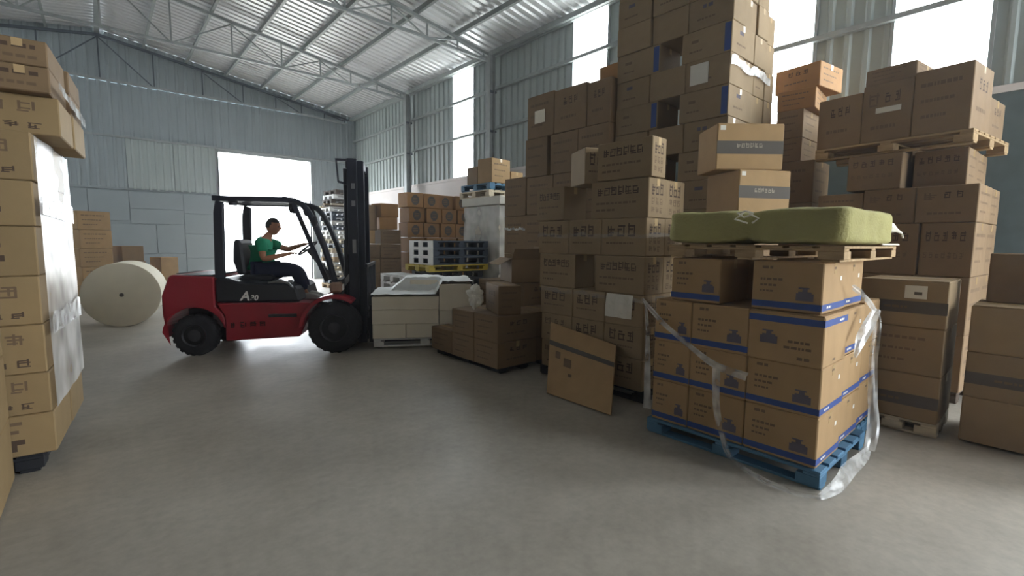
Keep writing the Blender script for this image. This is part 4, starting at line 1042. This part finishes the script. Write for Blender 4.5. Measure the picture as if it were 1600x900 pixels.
# counterweight with rear wheel arch
poly = [(-2.10, 0.24)] + [(-2.15, 0.55), (-2.15, 0.80), (-2.06, 1.05), (-2.02, 1.08), (-1.52, 1.05), (-1.52, 0.70), (-1.46, 0.56)] + arc(RW[0], RW[1], 0.37, 20, 160, 14)[0:] + [(-2.12, 0.30)]
poly = [(-2.10, 0.24), (-2.15, 0.55), (-2.15, 0.80), (-2.06, 1.05), (-2.02, 1.08), (-1.52, 1.05), (-1.52, 0.66), (-1.43, 0.56), (-1.40, 0.42)] + arc(RW[0], RW[1], 0.37, 12, 172, 16)
MB().prism(poly, -0.57, 0.57).build('counterweight', 'red_paint', fk, bevel=0.025)
MB().box(-2.08, -2.0, -0.30, 0.30, 1.075, 1.085).box(-2.0, -1.56, -0.5, 0.5, 1.06, 1.075).build('rear_grille', 'black_paint', fk)
MB().box(-1.93, -1.63, -0.36, 0.36, 0.3, 0.6).build('steer_axle', 'black_paint', fk)
# lower side frame
poly = [(-1.405, 0.19), (-0.47, 0.225), (-0.38, 0.42), (-0.32, 0.69), (-1.50, 0.70), (-1.40, 0.52)]
MB().prism(poly, -0.575, 0.575).build('chassis', 'red_paint', fk, bevel=0.015)
MB().box(-0.86, -0.50, -0.585, -0.56, 0.50, 0.545).box(-0.86, -0.50, 0.56, 0.585, 0.50, 0.545).build('step', 'black_paint', fk, bevel=0.005)
# front fenders
for s in (-1, 1):
    inner = arc(FWX[0], FWX[1], 0.40, 175, 55, 12); outer = arc(FWX[0], FWX[1], 0.455, 55, 180, 12)
    MB().prism(inner+outer, -0.69 if s < 0 else 0.40, -0.40 if s < 0 else 0.69).build('fender', 'red_paint', fk, bevel=0.008)
# engine cover, cab side panels
poly = [(-1.515, 0.705), (-0.45, 0.705), (-0.50, 0.90), (-0.62, 0.955), (-0.95, 0.965), (-1.25, 0.99), (-1.36, 1.035), (-1.515, 1.03)]
cov = MB().prism(poly, -0.555, 0.555).build('engine_cover', 'black_paint', fk, bevel=0.03)
MB().box(-0.62, -0.56, -0.50, -0.44, 0.955, 1.0).build('latch_handle', 'steel', cov, bevel=0.01)
MB().tube([(-0.86, -0.52, 0.965), (-0.7, -0.53, 0.985), (-0.6, -0.53, 0.96), (-0.54, -0.53, 0.88)], 0.018, 8).build('grab_handle', 'steel', cov, smooth=True)
part_box('floor_plate', -0.46, 0.06, -0.5, 0.5, 0.66, 0.69, 'black_paint', fk)
MB().prism([(-0.06, 0.69), (0.10, 0.69), (0.10, 1.0), (-0.02, 1.0)], -0.5, 0.5).build('dashboard', 'black_paint', fk, bevel=0.02)
# seat
MB().prism([(-1.36, 0.97), (-0.88, 0.97), (-0.85, 1.02), (-0.90, 1.065), (-1.30, 1.05)], -0.25, 0.25).build('seat', 'black_paint', fk, bevel=0.025)
MB().prism([(-1.34, 1.05), (-1.24, 1.06), (-1.285, 1.52), (-1.33, 1.555), (-1.38, 1.54), (-1.40, 1.25)], -0.24, 0.24).build('seat_back', 'black_paint', fk, bevel=0.03)
# overhead guard
for s in (-1, 1):
    MB().prism([(-1.52, 1.03), (-1.40, 1.03), (-1.375, 2.03), (-1.47, 2.06), (-1.50, 1.9)], s*0.5-0.03, s*0.5+0.03).build('rear_pillar', 'mast_paint', fk, bevel=0.01)
    MB().tube([(0.02, s*0.5, 0.86), (-0.05, s*0.5, 1.16), (-0.13, s*0.5, 1.45), (-0.23, s*0.5, 1.72), (-0.33, s*0.49, 1.93), (-0.41, s*0.48, 2.03), (-0.52, s*0.46, 2.075), (-0.66, s*0.45, 2.09)], 0.042, 10).build('front_pillar', 'mast_paint', fk, smooth=True)
MB().bar((-0.50, 0.46, 2.05), (-0.16, 0.30, 0.98), 0.05, 0.04).build('windscreen_post', 'mast_paint', fk)
MB().bar((-0.52, -0.46, 2.04), (-0.13, -0.40, 0.98), 0.07, 0.06).build('windscreen_post', 'mast_paint', fk)
gd = MB().box(-1.50, -0.60, -0.50, -0.44, 2.05, 2.12).box(-1.50, -0.60, 0.44, 0.50, 2.05, 2.12).box(-1.52, -1.42, -0.5, 0.5, 2.05, 2.12).box(-0.68, -0.58, -0.5, 0.5, 2.06, 2.12).build('overhead_guard', 'mast_paint', fk, bevel=0.008)
for i in range(7): MB().box(-1.45, -0.62, -0.38+0.125*i-0.012, -0.38+0.125*i+0.012, 2.065, 2.10).build('guard_bar', 'mast_paint', gd)
for s in (-1, 1):
    h = MB().lathe([(0.0, 0.03), (0.02, 0.075), (0.07, 0.085), (0.085, 0.06)], (-0.60, s*0.40, 1.99), 'x', 20).build('work_lamp', 'black_paint', gd, smooth=True)
MB().lathe([(0, 0.05), (0.05, 0.055), (0.06, 0.03)], (-1.30, -0.40, 2.0), 'z', 16).build('rear_lamp', 'black_paint', gd, smooth=True)
MB().bar((-0.30, -0.50, 1.86), (-0.22, -0.60, 1.84), 0.015, 0.015).lathe([(0, 0.02), (0.01, 0.075), (0.03, 0.075), (0.04, 0.03)], (-0.24, -0.60, 1.80), 'x', 18).build('mirror', 'black_paint', fk, smooth=True)
for s in (-1, 1):
    hl = MB().box(-0.06, 0.10, s*0.52-0.09, s*0.52+0.09, 0.83, 0.97).build('headlamp', 'mud', fk, bevel=0.025)
    MB().box(0.10, 0.112, s*0.52-0.06, s*0.52+0.06, 0.86, 0.94).build('lens', 'letter_white', hl, bevel=0.004)
    MB().tube([(-0.04, s*0.52, 0.96), (-0.02, s*0.53, 1.06), (0.06, s*0.53, 1.05)], 0.012, 6).build('wiring', 'black_paint', hl)
# steering
MB().bar((-0.10, 0.0, 0.95), (-0.45, 0.0, 1.40), 0.06, 0.06).build('steering_column', 'black_paint', fk)
sw_ = MB(); pts = []
q = Matrix.Translation((-0.46, 0, 1.43)) @ Matrix.Rotation(R(-38), 4, 'Y')
sw_.tube([q @ Vector((0.155*math.cos(2*PI*i/24), 0.155*math.sin(2*PI*i/24), 0)) for i in range(25)], 0.014, 8, cap=False)
for i in range(3): sw_.bar(q @ Vector((0, 0, -0.015)), q @ Vector((0.15*math.cos(2*PI*i/3), 0.15*math.sin(2*PI*i/3), 0)), 0.018, 0.012)
sw_.build('steering_wheel', 'black_paint', fk, smooth=True)
for i in range(3): MB().bar((-0.12+0.0*i, -0.22-0.07*i, 0.98), (-0.20, -0.22-0.07*i, 1.18), 0.015, 0.015).lathe([(0, 0.015), (0.02, 0.025), (0.045, 0.01)], (-0.203, -0.22-0.07*i, 1.17), 'z', 10).build('lever', 'black_paint', fk)
# wheels
def wheel(x, z, r, w, y, s, name):
    rt = r*0.54
    prof = [(-w/2, rt), (-w/2, r*0.80), (-w/2+0.02, r*0.93), (-w/2+0.05, r), (w/2-0.05, r), (w/2-0.02, r*0.93), (w/2, r*0.80), (w/2, rt)]
    t = MB().lathe(prof, (0, 0, 0), 'y', 40).build(name, 'rubber', fk, smooth=True, loc=(x, y, z))
    for i in range(22):
        a = 2*PI*i/22; 
        tr = MB().bar((math.cos(a)*r*0.985, -w/2+0.03, math.sin(a)*r*0.985), (math.cos(a+0.10)*r*0.985, w/2-0.03, math.sin(a+0.10)*r*0.985), 0.045, 0.016, up=(math.cos(a), 0, math.sin(a))).mesh('tread', 'rubber') if i == 0 else tr
        o = link('tread_block', tr, t); o.rotation_euler = (0, -a, 0)
    ys = s*(w/2)
    rim = MB().lathe([(-0.0, rt*1.02), (0.015*s, rt*0.98), (0.0, rt*0.86), (-0.05*s, rt*0.72), (-0.055*s, 0.09), (0.0, 0.08), (0.01*s, 0.055)], (0, ys, 0), 'y', 32).build('rim', 'rim_metal', t, smooth=True)
    nb = MB()
    for i in range(8):
        a = 2*PI*i/8; nb.lathe([(-0.05*s, 0.014), (-0.02*s, 0.014), (-0.015*s, 0.008)], (math.cos(a)*rt*0.6, ys, math.sin(a)*rt*0.6), 'y', 6)
    nb.build('wheel_nuts', 'steel', t)
for s in (-1, 1):
    wheel(FWX[0], FWX[1], 0.352, 0.235, s*0.555, s, 'front_wheel')
    wheel(RW[0], RW[1], 0.275, 0.19, s*0.49, s, 'rear_wheel')
# mast
for s in (-1, 1):
    MB().prism([(0.17, 0.10), (0.30, 0.10), (0.30, 2.68), (0.17, 2.68)], s*0.36-0.035, s*0.36+0.035).build('outer_channel', 'mast_paint', fk, bevel=0.006)
    MB().prism([(0.27, 0.06), (0.385, 0.06), (0.385, 2.66), (0.27, 2.66)], s*0.27-0.03, s*0.27+0.03).build('inner_channel', 'mast_paint', fk, bevel=0.006)
    MB().lathe([(0.20, 0.045), (1.55, 0.045), (1.55, 0.03), (2.55, 0.03)], (0.13, s*0.27, 0), 'z', 16).build('lift_cylinder', 'mast_paint', fk, smooth=True)
    MB().bar((-0.05, s*0.33, 0.74), (0.18, s*0.33, 1.05), 0.06, 0.06).build('tilt_cylinder', 'steel', fk)
    fkp = [(0.425, 0.075), (0.425, 0.62), (0.465, 0.62), (0.465, 0.105), (1.55, 0.09), (1.55, 0.08)]
    MB().prism(fkp, s*0.30-0.06, s*0.30+0.06).build('fork', 'mast_paint', fk)
    MB().tube([(0.22, s*0.18, 0.9), (0.20, s*0.17, 1.6), (0.24, s*0.16, 2.4), (0.30, s*0.15, 2.62), (0.36, s*0.15, 2.5)], 0.016, 8).build('hose', 'rubber', fk, smooth=True)
for z in (0.30, 1.35, 2.55): MB().box(0.15, 0.20, -0.36, 0.36, z, z+0.12).build('cross_member', 'mast_paint', fk, bevel=0.005)
MB().box(0.28, 0.36, -0.27, 0.27, 2.56, 2.67).build('cross_member', 'mast_paint', fk, bevel=0.005)
MB().bar((0.17, -0.36, 2.66), (0.02, -0.36, 2.66), 0.03, 0.03).bar((0.03, -0.36, 2.66), (0.05, -0.36, 2.36), 0.022, 0.022).bar((0.05, -0.36, 2.36), (0.18, -0.36, 2.33), 0.03, 0.03).build('hose_guide', 'mast_paint', fk)
for z in (2.3, 2.06, 1.40):
    MB().box(0.225, 0.275, -0.400, -0.396, z-0.035, z+0.04 if z != 1.40 else z+0.16).build('mast_label', 'steel' , fk)
MB().box(0.395, 0.43, -0.46, 0.46, 0.44, 0.53).box(0.395, 0.43, -0.46, 0.46, 0.14, 0.22).build('fork_carriage', 'mast_paint', fk, bevel=0.006)
lb = MB().box(0.40, 0.44, -0.55, 0.55, 0.56, 0.61).box(0.40, 0.44, -0.55, 0.55, 1.17, 1.22).build('load_backrest', 'mast_paint', fk, bevel=0.006)
for i in range(7): MB().box(0.405, 0.435, -0.55+0.175*i, -0.50+0.175*i, 0.61, 1.17).build('backrest_bar', 'mast_paint', lb)
# lettering: A30 on the cover, four dark characters on the red frame
def text(name, body, size, mat, parent, loc, rot, shear=0.0, ext=0.002, ox=0.0):
    c = bpy.data.curves.new(name, 'FONT'); c.body = body; c.size = size; c.shear = shear; c.extrude = ext; c.offset = ox
    t = bpy.data.objects.new(name, c); COL.objects.link(t)
    dg = bpy.context.evaluated_depsgraph_get(); me = bpy.data.meshes.new_from_object(t.evaluated_get(dg))
    bpy.data.objects.remove(t); me.materials.clear(); me.materials.append(MAT[mat])
    o = link(name, me, parent, loc); o.rotation_euler = rot; return o
text('printed_lettering', 'A', 0.17, 'letter_white', fk, (-1.21, -0.557, 0.735), (R(90), 0, 0), 0.25, 0.002, 0.004)
text('printed_lettering', '30', 0.095, 'letter_white', fk, (-1.085, -0.557, 0.735), (R(90), 0, 0), 0.2, 0.002, 0.003)
m = MB(); r_ = random.Random(3)
for i in range(4):
    gl = []; glyph(gl, 0, 0, 0.075, 0.075, r_)
    for j, (u, v, a, b) in enumerate(gl):
        x, z = -1.335+0.12*i+u, 0.37+v; e = -0.5765-0.0001*j
        m.add([(x, e, z), (x+a, e, z), (x+a, e, z+b), (x, e, z+b)], [(0, 1, 2, 3)])
m.build('printed_lettering', 'letter_dark', fk)

# ------------------------------------------------------------------ driver
def skin(name, joints, bones, mats, parent, levels=2, root=0):
    """joints: list of (pos, radius x, radius y)"""
    me = bpy.data.meshes.new(name); me.from_pydata([j[0] for j in joints], bones, [])
    o = link(name, me, parent)
    for m_ in (mats if isinstance(mats, (list, tuple)) else [mats]): me.materials.append(MAT[m_])
    sk = o.modifiers.new('skin', 'SKIN'); sk.use_smooth_shade = True; sk.branch_smoothing = 0.4
    for i, j in enumerate(joints):
        v = me.skin_vertices[0].data[i]; v.radius = (j[1], j[2] if len(j) > 2 else j[1]); v.use_root = (i == root)
    sd = o.modifiers.new('smooth', 'SUBSURF'); sd.levels = levels; sd.render_levels = levels
    dg = bpy.context.evaluated_depsgraph_get(); me2 = bpy.data.meshes.new_from_object(o.evaluated_get(dg))
    me2.name = name; o.modifiers.clear(); o.data = me2
    for p in me2.polygons: p.use_smooth = True
    return o
def person():
    pr = empty('person', tuple(FO), FA, 'driver in green short-sleeved top and dark trousers sitting at the forklift wheel', 'person')
    J = []; B = []
    def j(p, r, r2=None): J.append((p, r, r2 if r2 else r)); return len(J)-1
    def chain(start, pts):
        prev = start; ids = []
        for (p, r) in pts:
            k = j(p, r); B.append((prev, k)); prev = k; ids.append(k)
        return ids
    pel = j((-1.10, 0, 1.135), 0.135, 0.115)
    sp1 = j((-1.105, 0, 1.27), 0.14, 0.105); sp2 = j((-1.08, 0, 1.41), 0.155, 0.11); sp3 = j((-1.05, 0, 1.515), 0.12, 0.09)
    nk = j((-1.0, 0, 1.595), 0.056); hb = j((-0.965, 0, 1.65), 0.062)
    B += [(pel, sp1), (sp1, sp2), (sp2, sp3), (sp3, nk), (nk, hb)]
    hands = []
    for s, el, wr, ha in ((-1, (-0.985, -0.275, 1.275), (-0.735, -0.215, 1.335), (-0.655, -0.185, 1.355)), (1, (-0.80, 0.25, 1.405), (-0.60, 0.175, 1.465), (-0.53, 0.15, 1.485))):
        ids = chain(sp3, [((-1.04, s*0.165, 1.50), 0.066), (tuple((Vector((-1.04, s*0.19, 1.48))+Vector(el))/2), 0.052), (el, 0.043), (tuple((Vector(el)*0.6+Vector(wr)*0.4)), 0.042), (wr, 0.028), (ha, 0.034)])
        d = (Vector(ha)-Vector(wr)).normalized(); side = Vector((0, 1, 0)); side = (side - d*side.dot(d)).normalized(); up = side.cross(d)
        if up.z < 0: up = -up
        palm = Vector(ha)
        for f, (off, ln) in enumerate(((-0.027, 0.062), (-0.009, 0.072), (0.009, 0.068), (0.027, 0.054))):
            b0 = palm + d*0.03 + side*off; b1 = b0 + d*ln*0.55 - up*0.006; b2 = b1 + d*ln*0.15 - up*ln*0.45
            chain(ids[-1], [(tuple(b0), 0.010), (tuple(b1), 0.009), (tuple(b2), 0.008)])
        t0 = palm - side*s*-0.03*(-1) + up*0.005; t1 = t0 + d*0.03 - side*s*0.02 - up*0.012; t2 = t1 + d*0.022 - up*0.014
        chain(ids[-1], [(tuple(t0), 0.012), (tuple(t1), 0.011), (tuple(t2), 0.009)])
    for s in (-1, 1):
        kx = -0.58 if s < 0 else -0.62
        chain(pel, [((-1.06, s*0.10, 1.115), 0.095), ((-0.82, s*0.135, 1.125), 0.083), ((kx, s*0.15, 1.115), 0.064), ((kx+0.03, s*0.15, 0.95), 0.054), ((kx+0.10, s*0.15, 0.79), 0.040), ((kx+0.13, s*0.15, 0.745), 0.040), ((kx+0.23, s*0.15, 0.722), 0.030)])
    body = skin('body', J, B, ['skin'], pr, 2, pel)
    # head with nose, brow, chin, ears
    bm = bmesh.new(); bmesh.ops.create_uvsphere(bm, u_segments=32, v_segments=24, radius=1.0)
    for v in bm.verts:
        x, y, z = v.co
        X, Y, Z = x*0.098, y*0.075, z*0.122
        if z < 0: X *= 1-0.10*(-z); Y *= 1-0.30*(-z)**1.5
        if x > 0:
            g = math.exp(-(y/0.16)**2)
            X += 0.026*g*math.exp(-((z+0.16)/0.15)**2)          # nose
            X += 0.008*g*math.exp(-((z+0.60)/0.14)**2)          # lips
            X += 0.012*g*math.exp(-((z+0.92)/0.18)**2)          # chin
            X += 0.007*math.exp(-((z-0.22)/0.10)**2)*math.exp(-(y/0.6)**2)   # brow
            for s in (-1, 1): X -= 0.010*math.exp(-((y-s*0.40)/0.16)**2-((z-0.02)/0.13)**2)   # eye sockets
        v.co = (X, Y, Z)
    me = bpy.data.meshes.new('head'); bm.to_mesh(me); bm.free(); me.materials.append(MAT['skin'])
    for p in me.polygons: p.use_smooth = True
    hd = link('head', me, pr, (-0.925, 0, 1.735)); hd.rotation_euler = (0, R(4), 0)
    for s in (-1, 1):
        MB().lathe([(-0.006, 0.004), (-0.004, 0.012), (0.0, 0.014), (0.004, 0.012)], (0.083, s*0.031, 0.004), 'x', 14).build('eye', 'eye_dark', hd, smooth=True)
        e = MB().lathe([(-0.008, 0.020), (0.0, 0.030), (0.010, 0.026), (0.012, 0.012)], (0, 0, 0), 'y', 16).build('ear', 'skin', hd, smooth=True, loc=(-0.005, s*0.076, -0.008)); e.scale = (0.75, s, 1.1)
    MB().box(0.094, 0.1005, -0.022, 0.022, -0.077, -0.070).build('mouth', 'lip', hd, bevel=0.002)
    bm = bmesh.new(); bmesh.ops.create_uvsphere(bm, u_segments=28, v_segments=20, radius=1.0)
    bmesh.ops.delete(bm, geom=[v for v in bm.verts if v.co.z < (0.42 if v.co.x > 0.1 else -0.30)], context='VERTS')
    for v in bm.verts:
        k = 1+0.03*noise.noise(v.co*6); v.co = (v.co.x*0.104*k-0.002, v.co.y*0.081*k, v.co.z*0.130*k)
    me = bpy.data.meshes.new('hair'); bm.to_mesh(me); bm.free(); me.materials.append(MAT['hair'])
    for p in me.polygons: p.use_smooth = True
    link('hair', me, hd)
    # clothing
    T = [((-1.10, 0, 1.14), 0.175, 0.155), ((-1.10, 0, 1.28), 0.175, 0.15), ((-1.07, 0, 1.42), 0.19, 0.15), ((-1.045, 0, 1.53), 0.135, 0.11), ((-1.025, 0, 1.565), 0.075, 0.075)]
    bT = [(0, 1), (1, 2), (2, 3), (3, 4)]
    for s, el in ((-1, (-0.985, -0.275, 1.275)), (1, (-0.80, 0.25, 1.405))):
        a = Vector((-1.04, s*0.175, 1.505)); e = Vector(el); T.append((tuple(a), 0.088, 0.088)); T.append((tuple(a*0.35+e*0.65), 0.075, 0.075)); n = len(T); bT += [(3, n-2), (n-2, n-1)]
    skin('shirt', T, bT, 'shirt_green', pr, 2, 1)
    T = [((-1.10, 0, 1.13), 0.17, 0.14)]; bT = []
    for s in (-1, 1):
        kx = -0.58 if s < 0 else -0.62; n = len(T)
        T += [((-1.05, s*0.10, 1.11), 0.13, 0.125), ((-0.82, s*0.135, 1.12), 0.118, 0.118), ((kx, s*0.15, 1.10), 0.098, 0.098), ((kx+0.035, s*0.15, 0.95), 0.09, 0.09), ((kx+0.09, s*0.15, 0.80), 0.078, 0.078)]
        bT += [(0, n), (n, n+1), (n+1, n+2), (n+2, n+3), (n+3, n+4)]
    skin('trousers', T, bT, 'trousers_navy', pr, 2, 0)
    for s in (-1, 1):
        kx = -0.58 if s < 0 else -0.62
        MB().prism([(kx+0.06, 0.692), (kx+0.34, 0.692), (kx+0.345, 0.72), (kx+0.30, 0.75), (kx+0.18, 0.785), (kx+0.06, 0.79)], s*0.15-0.048, s*0.15+0.048).build('shoe', 'shoe', pr, bevel=0.02)
person()
